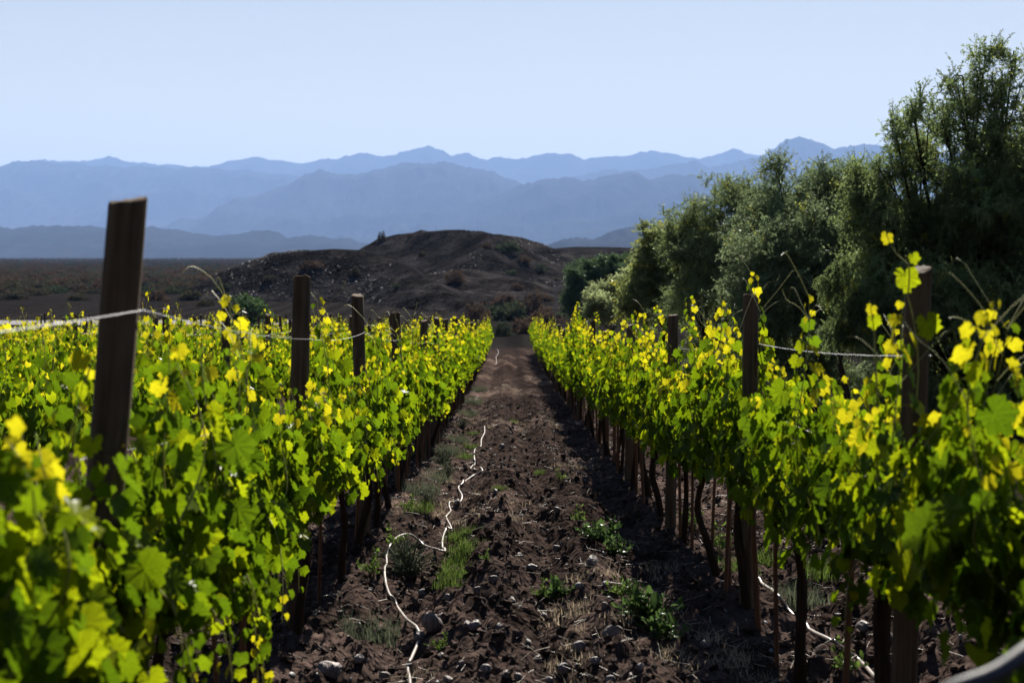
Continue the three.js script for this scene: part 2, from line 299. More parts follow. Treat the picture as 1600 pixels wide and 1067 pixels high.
// ---------------------------------------------------------------- scrub on the plain and the hills
function tuftGeo(seed, n, spread, tall, leaf) {   // a low bush: many small leaf blades on radiating twigs
  const r = rng(seed), b = new Build(), blade = new THREE.PlaneGeometry(leaf * 0.45, leaf), m = new THREE.Matrix4(), q = new THREE.Quaternion();
  for (let k = 0; k < n; k++) {
    const a = r() * 6.283, e = Math.acos(1 - r() * 0.95), R = Math.pow(r(), 0.4) * (0.8 + 0.3 * noise(a * 1.3 + seed, e * 2));
    const p = V(Math.cos(a) * Math.sin(e) * R * spread, Math.cos(e) * R * tall + 0.02, Math.sin(a) * Math.sin(e) * R * spread);
    q.setFromEuler(new THREE.Euler(r() * 6.3, r() * 6.3, r() * 6.3)); m.compose(p, q, V(1, 1, 1).multiplyScalar(0.6 + r() * 0.9)); b.add(blade, m);
  }
  for (let k = 0; k < 7; k++) { const a = r() * 6.283, R = spread * (0.3 + r() * 0.5); b.tube([V(0, -0.1, 0), V(Math.cos(a) * R * 0.5, tall * 0.35, Math.sin(a) * R * 0.5), V(Math.cos(a) * R, tall * (0.5 + r() * 0.4), Math.sin(a) * R)], [0.03 * tall, 0.02 * tall, 0.006 * tall], 3); }
  return b.geo();
}
const scrubMats = [green(0.058, 0.054, 0.034, 0.2, 0), green(0.08, 0.056, 0.04, 0.2, 0), green(0.04, 0.052, 0.03, 0.25, 0)];
const tufts = [tuftGeo(1, 420, 1, 0.8, 0.17), tuftGeo(2, 420, 1, 1.05, 0.16), tuftGeo(3, 380, 1.1, 0.7, 0.18), tuftGeo(4, 460, 0.85, 1.2, 0.15)];
{ // open scrubland: too many to count
  const r = rng(77), list = [[], [], []], m = new THREE.Matrix4();
  for (let k = 0; k < 15000; k++) {
    const d = 150 * Math.pow(12, Math.pow(r(), 0.8)), x = -(0.42 * d) + r() * 0.62 * d;
    if (fbm(x * 0.02, d * 0.012, 3) + 0.1 < r() * 0.5 - 0.2) continue;
    const y = ground(x, d), s = (0.5 + r() * 1.1) * (1 + d / 2500);
    if (hillHeights.some((f) => f(x, d) > y + 0.2)) continue;
    m.compose(V(x, y - 0.05, -d), new THREE.Quaternion().setFromAxisAngle(V(0, 1, 0), r() * 6.3), V(s * 1.2, s, s * 1.2)); list[k % 3].push(m.clone());
  }
  const holder = new THREE.Group(); top(holder, 'desert_scrub'); tag(holder, 'low brown scrub covering the open plain beyond the vineyard', 'scrub', null, 'stuff');
  list.forEach((l, i) => { const o = new THREE.InstancedMesh(tufts[i], scrubMats[i], l.length); l.forEach((q, k) => o.setMatrixAt(k, q)); o.name = 'bushes'; o.userData.kind = 'stuff'; holder.add(o); });
}
function shrub(label, px, py, size, mat, tuft, group, tall = 1) {   // a single bush, placed on the hill or plain behind that point
  const s = sight(px, py); let d = 80; for (; d < 600; d *= 1.003) if (EYE + s.y / -s.z * d <= land(s.x / -s.z * d, d)) break;
  if (d >= 590) d = 205;
  const x = s.x / -s.z * d, w = size / F * d / 2, t = thing('desert_shrub', label, 'shrub', x, land(x, d) - 0.05, -d, group);
  const o = part('foliage', tufts[tuft], scrubMats[mat], t, 'stuff'); o.scale.set(w, w * tall, w); o.rotation.y = px; return t;
}
shrub('small dark shrub alone on the skyline of the higher hill', 597, 369, 26, 0, 3, null, 1.1);
shrub('dark bush at the left brow of the front hill', 372, 414, 52, 0, 1, null, 0.9);
shrub('small bush low on the left shoulder of the front hill', 330, 432, 36, 0, 0);
shrub('rusty brown shrub on the front hill behind the second post', 487, 420, 46, 1, 2);
shrub('large dark shrub high on the right flank of the higher hill', 793, 395, 52, 2, 0);
shrub('brown shrub on the slope between the two hills', 712, 442, 46, 1, 1);
for (const [px, py, s] of [[820, 410, 34], [845, 425, 30], [808, 452, 28], [760, 388, 24], [800, 430, 26], [640, 372, 18], [660, 400, 20], [555, 430, 26], [470, 455, 30], [420, 440, 26], [350, 452, 30], [850, 470, 36], [620, 450, 20]]) shrub('low dark scrub bush dotted over the gravel hills', px, py, s, px % 3, px % 4, 'bushes dotted over the hills');
for (const [px, py, s] of [[245, 470, 50], [300, 468, 44], [270, 450, 30], [210, 462, 40], [120, 470, 46], [60, 462, 44], [20, 468, 50], [165, 455, 34], [90, 445, 28], [235, 440, 24], [320, 478, 40]]) shrub('brown thorn bush at the edge of the plain behind the far vines', px, py, s, px % 2, px % 4, 'thorn bushes along the edge of the plain', 0.8);
for (const [px, py, s] of [[800, 500, 46], [770, 498, 40], [835, 498, 46], [790, 478, 34], [850, 505, 44], [745, 500, 36], [820, 520, 40], [785, 525, 30]]) shrub('dry dark brush where the path ends below the hill', px, py, s * 1.6, px % 3, px % 4, 'brush at the end of the path', 1.1);
{ const m = green(0.05, 0.085, 0.03, 0.35, 0.1), d = 90, p = at(385, 492, d), t = thing('green_bush', 'rounded green bush at the foot of the front hill', 'bush', p.x, land(p.x, d), -d); const o = part('foliage', tuftGeo(31, 1500, 1, 1.3, 0.13), m, t, 'stuff'); o.scale.setScalar(2.1);
  const p2 = at(428, 492, d + 3), t2 = thing('green_bush', 'small yellowish bush beside the rounded green bush', 'bush', p2.x, land(p2.x, d + 3), -d - 3); const o2 = part('foliage', tuftGeo(32, 600, 1, 0.9, 0.14), green(0.09, 0.10, 0.025, 0.4, 0), t2, 'stuff'); o2.scale.set(1.1, 0.9, 1); }
{ // gravel glinting on the hills
  const r = rng(91), rock = new THREE.IcosahedronGeometry(1, 0), n = 4200, o = new THREE.InstancedMesh(rock, M.paleRock, n), m = new THREE.Matrix4(), c = new THREE.Color(); let k = 0;
  for (let tries = 0; k < n && tries < 60000; tries++) {
    const d = 98 + r() * 120, x = (280 + r() * 640 - 795) / F * d, y = land(x, d); if (y < ground(x, d) + 0.15 || fbm(x * 0.06 + 3, d * 0.05, 3) < 0.1 + (r() - 0.5) * 0.3) continue;
    const s = 0.035 + 0.10 * Math.pow(r(), 5); m.compose(V(x, y + s * 0.2, -d), new THREE.Quaternion().setFromEuler(new THREE.Euler(r() * 6, r() * 6, r() * 6)), V(s * 1.3, s * 0.7, s)); o.setMatrixAt(k, m); o.setColorAt(k++, c.setScalar(0.45 + r() * 0.9));
  }
  o.count = k; top(o, 'hill_gravel'); tag(o, 'pale stones strewn over the gravel hills', 'gravel', null, 'stuff');
}

// ---------------------------------------------------------------- trellis posts
const ORD = ['first', 'second', 'third', 'fourth', 'fifth', 'sixth', 'seventh', 'eighth', 'ninth', 'tenth', 'eleventh', 'twelfth', 'thirteenth', 'fourteenth', 'fifteenth', 'sixteenth', 'seventeenth', 'eighteenth', 'nineteenth', 'twentieth', 'twenty-first', 'twenty-second', 'twenty-third', 'twenty-fourth'];
function postGeo(seed, h, r, hi = true) {
  const rnd = rng(seed), rings = hi ? 26 : 5, sides = hi ? 22 : 8, b = new Build(), tx = (rnd() - 0.5) * 0.5, tz = (rnd() - 0.5) * 0.5, flat = rnd() * 6.28, crackA = rnd() * 6.28;
  for (let k = 0; k <= rings; k++) for (let s = 0; s <= sides; s++) {
    const t = k / rings, q = (s % sides) / sides * 6.2832, y = -0.25 + (h + 0.25) * t;
    let R = r * (1.06 - 0.1 * t) * (1 + 0.05 * Math.cos(2 * (q - flat)) + 0.05 * noise(q * 1.3 + seed, y * 2) + (hi ? 0.03 * noise(q * 5 + seed, y * 5) : 0));
    if (hi) { const dq = Math.abs(((q - crackA + 9.42 + 0.12 * noise(y * 3, seed)) % 6.2832) - 3.1416); if (dq < 0.16) R *= 0.86; }
    const cy = k === rings ? y + Math.cos(q) * r * tx + Math.sin(q) * r * tz + (hi ? 0.004 * noise(q * 6, seed) : 0) : y;
    b.vert(Math.cos(q) * R, cy, Math.sin(q) * R, Math.cos(q), 0, Math.sin(q), s / sides * 0.5, y * 0.6 + seed * 0.37);
  }
  for (let k = 0; k < rings; k++) for (let s = 0; s < sides; s++) { const q = k * (sides + 1) + s; b.i.push(q, q + sides + 1, q + 1, q + 1, q + sides + 1, q + sides + 2); }
  const n0 = b.p.length / 3;   // the sawn top, with a worn edge
  for (let s = 0; s <= sides; s++) { const o = (rings * (sides + 1) + s) * 3; b.vert(b.p[o] * 0.9, b.p[o + 1] + 0.006, b.p[o + 2] * 0.9, 0, 1, 0, s / sides * 0.3, 0.1); }
  const c = b.vert(0, h + 0.004, 0, 0, 1, 0, 0.2, 0.2);
  for (let s = 0; s < sides; s++) { const q = rings * (sides + 1) + s; b.i.push(q, n0 + s, q + 1, q + 1, n0 + s, n0 + s + 1, c, n0 + s + 1, n0 + s); }
  const g = b.geo(); g.computeVertexNormals(); return g;
}
const posts = {};   // distance and wire height of every post, by row
function post(row, x, d, h, r, lean, leanZ, label, group, hi, seed) {
  const o = top(new THREE.Mesh(postGeo(seed, h, r, hi), M.post), 'trellis_post'); tag(o, label, 'post', group);
  o.position.copy(on(x, d)); o.rotation.set(leanZ, seed % 1 ? 0 : 0, -lean); (posts[row] ??= []).push({ x, d, h, lean, leanZ, y: o.position.y });
}
const postX = (px, d) => (px - 795) / F * d;
post('L', -1.13, 0.1, 1.85, 0.05, 0, 0, 'wooden trellis post beside the camera', null, true, 3);
post('L', -1.135, 3.23, 1.80, 0.05, 0.105, 0.02, 'tall leaning weathered post, nearest in the row left of the path', null, true, 4);
post('L', -1.135, 6.62, 1.84, 0.05, 0.035, 0.0, 'thick weathered post with a flat top, second in the left row', null, true, 5);
const leftD = [9.5, 12.9, 16.2, 19.0, 22.2, 25.4, 28.6, 31.8, 35, 38.2, 41.4, 44.6, 47.8, 51, 54.2, 57.4, 60.6, 63.6], rightD = [4.1, 6.95, 10.2, 13.7, 17.0, 20.3, 23.6, 26.9, 30.1, 33.3, 36.5, 39.8, 43, 46.2, 49.4, 52.6, 55.8, 59, 62.2];
leftD.forEach((d, i) => { const r = rng(i + 50); post('L', LEFT + (r() - 0.5) * 0.05, d, 1.82 + (r() - 0.5) * 0.08, 0.047 + r() * 0.008, (r() - 0.5) * 0.05, 0, i < 8 ? `weathered wooden post, ${ORD[i + 2]} from the camera in the row left of the path` : 'distant wooden post towards the far end of the left row', i < 8 ? null : 'far posts of the left row', i < 6, 60 + i); });
rightD.forEach((d, i) => { const r = rng(i + 90); post('R', RIGHT + (r() - 0.5) * 0.05, d, 1.71 + (r() - 0.5) * 0.1 + (i < 2 ? 0.05 : 0), 0.039 + r() * 0.006, (r() - 0.5) * 0.03 + (i === 0 ? 0.02 : 0), 0, i < 8 ? `weathered wooden post, ${ORD[i]} from the camera in the row right of the path` : 'distant wooden post towards the far end of the right row', i < 8 ? null : 'far posts of the right row', i < 6, 120 + i); });
const ROWS = 10;
for (let k = 1; k <= ROWS; k++) {
  const x = LEFT - ROW * k, r = rng(300 + k);
  for (let d = Math.max(8, Math.abs(x) / 0.43) + r() * 2; d < END; d += 3.2) if (795 + x / d * F > (k === 1 ? 285 : 60)) post('L' + k, x + (r() - 0.5) * 0.08, d + (r() - 0.5) * 0.4, 1.93 + (r() - 0.5) * 0.2, 0.045 + r() * 0.012, (r() - 0.5) * 0.08, 0, `dark wooden post rising above the vines in the ${ORD[k]} row left of the path`, `posts of the ${ORD[k]} row left of the path`, false, 400 + k * 30 + Math.round(d));
}
// ---------------------------------------------------------------- trellis wires
function wire(row, height, label, radius, group, sagBy = 0.035, side = 0.052) {
  const list = [...posts[row]].sort((a, b) => a.d - b.d), pts = [], rad = [];
  list.forEach((p, i) => {
    const q = (o) => V(o.x + o.lean * height + side, o.y + height - (row === 'L' && o.d < 1 ? 0.13 : 0), -o.d);
    if (!i) return; const a = q(list[i - 1]), b = q(p);
    for (let s = i === 1 ? 0 : 1; s <= 8; s++) { const t = s / 8, v = a.clone().lerp(b, t); v.y -= sagBy * 4 * t * (1 - t) * (0.6 + 0.8 * hash(i, height * 100)); pts.push(v); rad.push(radius); }
  });
  const b = new Build().tube(pts, rad, 5), o = top(new THREE.Mesh(b.geo(), M.steel), 'trellis_wire'); return tag(o, label, 'wire', group);
}
wire('L', 1.52, 'top trellis wire strung along the row left of the path', 0.001, null, 0.03);
wire('L', 1.15, 'middle trellis wire inside the leaves of the left row', 0.001, null, 0.03, -0.05);
wire('L', 0.74, 'lowest trellis wire carrying the vine arms of the left row', 0.002, null, 0.03, -0.05);
wire('R', 1.46, 'top trellis wire strung along the row right of the path', 0.0013, null, 0.02);
wire('R', 1.12, 'middle trellis wire inside the leaves of the right row', 0.001);
wire('R', 0.74, 'lowest trellis wire carrying the vine arms of the right row', 0.002);
for (let k = 1; k <= 6; k++) wire('L' + k, 1.6, `top trellis wire of the ${ORD[k]} row left of the path`, 0.002);

// ---------------------------------------------------------------- grape leaves
function leafGeo(seed, n, stalk) {
  const r = rng(seed), key = [[0, 1], [14, 0.93], [28, 0.74], [40, 0.84], [54, 0.94], [68, 0.87], [84, 0.70], [100, 0.79], [116, 0.80], [140, 0.72], [160, 0.58], [173, 0.3], [180, 0.08]];
  const b = new Build(), cup = -0.6 + r() * 0.9, nod = 0.2 + r() * 0.7, fold = 0.1 + r() * 0.5, wave = 0.06 + r() * 0.1;
  const put = (x, y, z) => b.vert(x, y, z, 0, 0, 1, 0.5 + x * 0.46, 0.35 + y * 0.6);
  const c = put(0, 0, 0), ring = [];
  for (let k = 0; k < n; k++) {
    const a = (k / n * 360 + 180 / n * 0) % 360, s = a > 180 ? a - 360 : a, R = table(key, Math.abs(s)) * (1 + (n > 16 ? (k % 2 ? 0.075 : -0.07) : 0) + (r() - 0.5) * 0.07) * 0.62, q = s * Math.PI / 180;
    const x = Math.sin(q) * R, y = Math.cos(q) * R;
    ring.push(put(x, y, fold * Math.abs(x) * 0.6 + cup * (x * x + y * y) * 0.8 + wave * Math.sin(k * 2.6 + seed) * R - nod * Math.max(0, y) * Math.max(0, y)));
  }
  for (let k = 0; k < n; k++) b.i.push(c, ring[(k + 1) % n], ring[k]);
  if (stalk) b.tube([V(0, 0, 0), V(0.03, -0.22, -0.1), V(0, -0.45, -0.3)], [0.012, 0.011, 0.013], 3);
  const g = b.geo(); g.computeVertexNormals(); return g;
}
const LEAVES = Array.from({ length: 6 }, (_, k) => leafGeo(k + 1, 30, true)), MIDLEAF = Array.from({ length: 4 }, (_, k) => leafGeo(k + 11, 13, false)), FARLEAF = Array.from({ length: 3 }, (_, k) => leafGeo(k + 21, 8, false));

// One vine, with its base at the origin and its row along z: shoots as point lists and leaves as places.
function vinePlan(seed, opt) {
  const r = rng(seed), shoots = [], leaves = [], head = V((r() - 0.5) * 0.06, 0.70 + r() * 0.04, (r() - 0.5) * 0.1), half = opt.half;
  const leafAt = (p, dir, t, size) => {
    const out = V(dir.x + (r() - 0.5) * 1.1, 0.25 + (r() - 0.5) * 0.8, (r() - 0.5) * 1.5).normalize(), pet = size * (0.4 + r() * 0.5);
    const base = p.clone().addScaledVector(out, pet);
    const n = V(Math.sign(out.x || 1) * (0.25 + (2 - opt.turn) * 0.25 * (1 - t) + 0.5 * r()) + (r() - 0.5) * 0.5, 0.45 * r() + 0.05, (r() - 0.5) * (opt.turn + (2 - opt.turn) * t)).normalize();   // blade
    const tip = V(out.x * 0.5 + (r() - 0.5) * 0.9, -0.85 + (r() - 0.5) * 0.9, out.z * 0.4 + (r() - 0.5) * 0.8); tip.addScaledVector(n, -tip.dot(n)).normalize();
    const roll = r(), side = V(0, 0, 0).crossVectors(tip, n), m = new THREE.Matrix4().makeBasis(side, tip, n).scale(V(size, size, size)).setPosition(base);
    const age = t + (r() - 0.5) * 0.42; let mat = age > 0.85 ? 0 : 1 + Math.floor(r() * 4);   // only the small leaves at the shoot tips are young and yellow if (roll < 0.025) mat = 0; else if (roll < 0.033) mat = 5;
    leaves.push({ m, mat, base, size, t, kind: Math.floor(r() * 60) });
  };
  const n = opt.shoots;
  for (let k = 0; k < n; k++) {
    const z0 = ((k + 0.5) / n * 2 - 1) * half + (r() - 0.5) * 0.1, droop = r() < opt.droop, side = r() < 0.5 ? -1 : 1, start = V((r() - 0.5) * 0.05, head.y + 0.03, z0), pts = [];
    const tall = (k === 0 && opt.lead !== false) || r() < opt.tall, len = droop ? (0.42 + r() * 0.3) * (opt.long ?? 1) : (tall ? 0.74 + r() * opt.over : (0.50 + r() * 0.24) * (opt.low ?? 1)), lean = droop ? 0.8 : side * (0.06 + r() * 0.30), wob = r() * 9;
    for (let s = 0; s <= 10; s++) {
      const t = s / 10;
      if (droop) pts.push(V(start.x + side * (0.23 * Math.sin(t * 1.7)) * (0.7 + len * 0.5), start.y + len * (0.75 * t - 1.15 * t * t), start.z + 0.12 * Math.sin(t * 2 + wob)));
      else pts.push(V(start.x + lean * 0.8 * Math.sin(t * 2.1) * (1 - 0.35 * t) + 0.03 * Math.sin(t * 6 + wob), start.y + len * t, start.z + 0.12 * t * Math.sin(wob) + 0.03 * Math.sin(t * 5 + wob * 2)));
    }
    shoots.push({ pts, tall, len });
    const step = 0.052 / opt.dense, path = new THREE.CatmullRomCurve3(pts), m = Math.round(len / step);
    for (let q = 0; q < m; q++) {
      const t = (q + 0.4 + r() * 0.4) / m, p = path.getPoint(t), sd = q % 2 ? 1 : -1;
      const size = (0.135 - 0.085 * Math.pow(t, 1.5)) * (0.6 + 0.5 * r() + 0.55 * Math.pow(r(), 4)) * (droop ? 0.85 : 1) * opt.size;
      leafAt(p, V(sd * 0.8 + side * 0.3, 0, 0), droop ? t * 0.8 : t * (tall ? 1 : 0.9), size);
      if (t < 0.6 && r() < 0.5) leafAt(p.clone().add(V((r() - 0.5) * 0.16, (r() - 0.5) * 0.1, (r() - 0.5) * 0.16)), V((r() - 0.5) * 2, 0, 0), t * 0.8 + r() * 0.25, size * 0.7);
    }
    if (tall || r() < 0.3) leafAt(pts[10], V(side * 0.2, 0, 0), 1, 0.035 * opt.size);
  }
  for (let k = 0; k < opt.skirt; k++) leafAt(V((r() - 0.5) * 0.36, head.y - 0.16 + (opt.rise ?? 0) + r() * 0.3, (r() * 2 - 1) * half), V((r() - 0.5) * 1.6, 0, 0), r() * 0.45, (0.09 + r() * 0.05) * opt.size);   // the leaves that hide the arms
  return { r, head, shoots, leaves, half };
}
function trunkGeo(plan, seed, sides, lean) {
  const r = rng(seed), h = plan.head, b = new Build(), bend = (r() - 0.5) * 0.22, bz = lean + (r() - 0.5) * 0.2;
  const pts = curve([V((r() - 0.5) * 0.04, -0.08, bz), V(bend * 0.5, h.y * 0.25, bz * 0.75), V(bend, h.y * 0.55, bz * 0.25 + (r() - 0.5) * 0.08), V(h.x, h.y, h.z)], sides > 4 ? 14 : 5), R = 0.021 + r() * 0.012;
  b.tube(pts, pts.map((_, k) => R * (1.25 - 0.45 * k / pts.length + 0.16 * noise(k * 0.9, seed))), sides, 0.4); return b.geo();
}
function armGeo(plan, s, seed, sides) {
  const h = plan.head; return new Build().tube(curve([h.clone(), V(h.x * 0.5, h.y + 0.03, h.z + s * 0.12), V(0, h.y + 0.02, s * plan.half * 0.6), V(0, h.y + 0.03, s * plan.half * 0.95)], 6), [0.02, 0.018, 0.017, 0.016, 0.014, 0.012, 0.008], sides, 0.4).geo();
}
const foliageMats = LEAF, foliageGeo = (leaves, protos) => {   // leaves joined into one mesh with a material group for each tint
  const gs = [], used = [];
  for (let mat = 0; mat < 6; mat++) { const l = leaves.filter((q) => q.mat === mat); if (!l.length) continue; const b = new Build(); for (const q of l) b.add(protos[q.kind % protos.length], q.m); gs.push(b.geo()); used.push(LEAF[mat]); }
  return gs.length ? { geo: mergeGeometries(gs, true), mats: used } : null;
};
function tendrils(plan, r, n) {
  const b = new Build(), tall = plan.shoots.filter((s) => s.tall && !s.free); if (!tall.length) return null;
  for (let k = 0; k < n; k++) { const s = tall[Math.floor(r() * tall.length)].pts, p = s[7 + Math.floor(r() * 4)], a = r() * 6.28, L = 0.08 + r() * 0.14, c = Math.cos(a) * 0.8, e = Math.sin(a);
    b.tube(curve([p.clone(), p.clone().add(V(c * L * 0.5, L * 0.5, e * L * 0.5)), p.clone().add(V(c * L, L * (0.5 + r() * 0.5), e * L)), p.clone().add(V(c * L * 1.2, L * (0.2 + r()), e * L * 1.3))], 7), 0.0013, 3); }
  return b.geo();
}
let nearLeaves = 0;
// the vines are parted in front of the posts that stand on the path's side
const clearOf = [[3.3, 200, 308, -0.10, 34, 690], [6.7, 467, 421, -0.04, 22, 565], [4.2, 1444, 417, -0.02, 18, 520], [7.0, 1177, 460, 0, 19, 625]];
const parted = (v) => { const [px, py] = pixel(v); return clearOf.some(([d, cx, cy, k, w, low]) => -v.z < d && py > cy - 60 && py < low && Math.abs(px - cx - k * (py - cy)) < w + 40 / -v.z); };
function nearVine(x, d, seed, label, opt, many, extra) {
  const g = thing('grape_vine', label, 'grape vine', x, ground(x, d), -d, x < 0 ? 'vines of the row left of the path' : 'vines of the row right of the path'), plan = vinePlan(seed, { ...opt, low: (opt.low ?? 1) * (0.86 + 0.24 * hash(seed, 8)), dense: opt.dense * (0.82 + 0.3 * hash(seed, 9)) }), r = rng(seed + 7);
  if (extra) extra(plan, V(x, g.position.y, -d));
  part('trunk', trunkGeo(plan, seed, 8, (r() - 0.3) * 0.25), M.bark, g); const arms = [-1, 1].map((s) => part('arm', armGeo(plan, s, seed, 6), M.bark, g));
  for (const s of plan.shoots) if (s.free || !s.pts.slice(5).some((p) => parted(V(p.x + x, p.y + g.position.y, p.z - d)))) part('shoot', new Build().tube(s.pts, s.pts.map((_, k) => 0.0042 - 0.0028 * k / 10), 4).geo(), M.cane, arms[s.pts[0].z < 0 ? 0 : 1]);
  plan.leaves = plan.leaves.filter((q) => q.free || !parted(V(q.base.x + x, q.base.y + g.position.y, q.base.z - d)));
  const td = tendrils(plan, r, 8); if (td) part('tendrils', td, M.cane, g, 'stuff');
  // the leaves that show on the path's side and on top stand alone, the rest are one mass
  const show = plan.leaves.map((q) => ({ q, v: q.size * (q.base.x * (x < 0 ? 1 : -1) + (q.base.y - 0.7) * 0.45 + 0.35) })).sort((a, b) => b.v - a.v), single = show.slice(0, many), rest = show.slice(many).map((s) => s.q);
  for (const { q } of single) { const o = part('leaf', LEAVES[q.kind % 6], LEAF[q.mat], g); q.m.decompose(o.position, o.quaternion, o.scale); nearLeaves++; }
  const f = foliageGeo(rest, MIDLEAF); if (f) part('foliage', f.geo, f.mats, g, 'stuff');
}
const OPTL = { half: 0.64, turn: 1.8, skirt: 100, rise: 0.06, shoots: 22, droop: 0.12, long: 0.9, tall: 0.16, over: 0.3, dense: 1.9, size: 0.8 }, OPTR = { half: 0.64, turn: 1.0, skirt: 130, rise: 0.05, shoots: 22, droop: 0.12, long: 0.8, tall: 0.13, over: 0.3, low: 0.95, dense: 2.2, size: 0.8 };
const SPACE = 1.25;
function highShoot(plan, o) {   // the shoot that stands well above the right row by its first post, with a few separate leaves
  const P = [[1432, 640], [1436, 560], [1428, 500], [1418, 455], [1424, 420], [1400, 395], [1388, 372], [1382, 350]].map(([a, b], k) => at(a, b, 4.0 - 0.03 * k).sub(o)), pts = curve(P, 10);
  plan.shoots.push({ pts, tall: true, len: 0.6, free: true });
  for (const side of [[[1372, 620], [1368, 560], [1366, 510], [1360, 470]], [[1536, 640], [1545, 590], [1553, 545], [1560, 520]]]) plan.shoots.push({ pts: curve(side.map(([a, b]) => at(a, b, 3.97).sub(o)), 10), tall: true, len: 0.3, free: true });
  const leaf = (px, py, size, mat, turn) => { const p = at(px, py, 3.95).sub(o), n = V(0.25, 0.2, 1).normalize(), tip = V(turn, -1, 0.1); tip.addScaledVector(n, -tip.dot(n)).normalize(); plan.leaves.push({ m: new THREE.Matrix4().makeBasis(V(0, 0, 0).crossVectors(tip, n), tip, n).scale(V(size, size, size)).setPosition(p), mat, base: V(-2, 2, p.z), size: size * 2, t: 1, kind: px % 60, free: true }); };
  leaf(1416, 432, 0.085, 1, 0.1); leaf(1386, 370, 0.042, 0, -0.2); leaf(1428, 402, 0.04, 1, 0.4); leaf(1362, 482, 0.038, 0, -0.3); leaf(1366, 500, 0.05, 1, 0.2); leaf(1450, 505, 0.09, 1, 0.3); leaf(1555, 540, 0.055, 0, 0.1);
}
for (const [x, opt, where, far] of [[LEFT, OPTL, 'left', 'the row left of the path'], [RIGHT, OPTR, 'right', 'the row right of the path']]) {
  let n = 0;
  for (let d = where === 'left' ? 1.55 : 2.0; d < 17; d += SPACE, n++) nearVine(x + (hash(n, 3) - 0.5) * 0.06, d, 1000 + n * 13 + (x > 0 ? 500 : 0), `leafy grape vine, ${ORD[n]} from the camera in ${far}`, where === 'left' && n < 3 ? { ...opt, droop: 0.5, long: 1.35, shoots: 27, low: 1.08, skirt: 150, tall: 0.04, lead: false } : where === 'left' ? { ...opt, low: d < 10 ? 0.78 : 0.88, tall: 0.09, over: d < 10 ? 0.2 : 0.3 } : n < 3 ? { ...opt, low: 0.82, tall: 0.06, over: 0.1 } : opt, d < 9 ? 300 : 220, where === 'right' && n === 2 ? highShoot : undefined);
}
// prototypes for the rest
function farProto(seed, opt, protos) {
  const plan = vinePlan(seed, opt), trunk = trunkGeo(plan, seed, 4, 0.05), arms = mergeGeometries([armGeo(plan, -1, seed, 4), armGeo(plan, 1, seed, 4)]), f = foliageGeo(plan.leaves, protos), b = new Build();
  for (const s of plan.shoots.filter((q) => q.tall)) b.tube(s.pts.filter((_, k) => k % 2 === 0), 0.0035, 3);
  return { trunk, arms, f, shoots: b.geo() };
}
function farVine(P, x, d, turn, label, group) {
  const g = thing('grape_vine', label, 'grape vine', x, ground(x, d, false) + 0.02, -d, group); g.rotation.y = turn ? Math.PI : 0; g.scale.set(0.85 + 0.3 * hash(Math.round(d * 7), 5), 0.87 + hash(Math.round(d * 10), Math.round(x * 10)) * 0.22, 1);
  part('trunk', P.trunk, M.bark, g); part('arm', P.arms, M.bark, g); part('shoots', P.shoots, M.cane, g, 'stuff'); part('foliage', P.f.geo, P.f.mats, g, 'stuff');
}
const midProtos = Array.from({ length: 7 }, (_, k) => farProto(2000 + k, { ...OPTL, over: k % 3 ? 0.3 : 0.5, low: 0.84 + 0.2 * hash(k, 4), tall: 0.16 }, MIDLEAF)), farProtos = Array.from({ length: 7 }, (_, k) => farProto(2100 + k, { ...OPTL, over: k % 3 ? 0.3 : 0.55, skirt: 50, low: 0.82 + 0.18 * hash(k, 2), dense: 1.1, size: 0.98, tall: 0.18 }, FARLEAF));
const pastPost = (side, d) => { const list = (side === 'left' ? posts.L : posts.R).map((p) => p.d).filter((q) => q > 1).sort((a, b) => a - b), k = list.filter((q) => q <= d).length, m = Math.floor((d - list[k - 1]) / SPACE); return `grape vine, ${ORD[m]} one past the ${ORD[k - 1]} post of the row ${side} of the path`; };
for (const [x, far] of [[LEFT, 'left'], [RIGHT, 'right']]) {
  let n = 0;
  for (let d = far === 'left' ? 17.8 : 17.0; d < END; d += SPACE, n++) farVine(d < 32 ? midProtos[(n * 3 + (x > 0 ? 2 : 0)) % 7] : farProtos[(n * 3 + 1) % 7], x, d, n % 2, d < 32 ? pastPost(far, d) : `small distant grape vine near the far end of the row ${far} of the path`, d < 32 ? `middle vines of the ${far} row` : `far vines of the ${far} row`);
}
for (let k = 1; k <= ROWS; k++) {
  const x = LEFT - ROW * k; let n = 0;
  for (let d = Math.max(7, Math.abs(x) / 0.425); d < END; d += 1.3, n++) farVine(farProtos[(n * 3 + k) % 7], x, d, (n + k) % 2, `grape vine in the ${ORD[k]} row left of the path, seen over nearer rows`, `vines of the ${ORD[k]} row left of the path`);
}


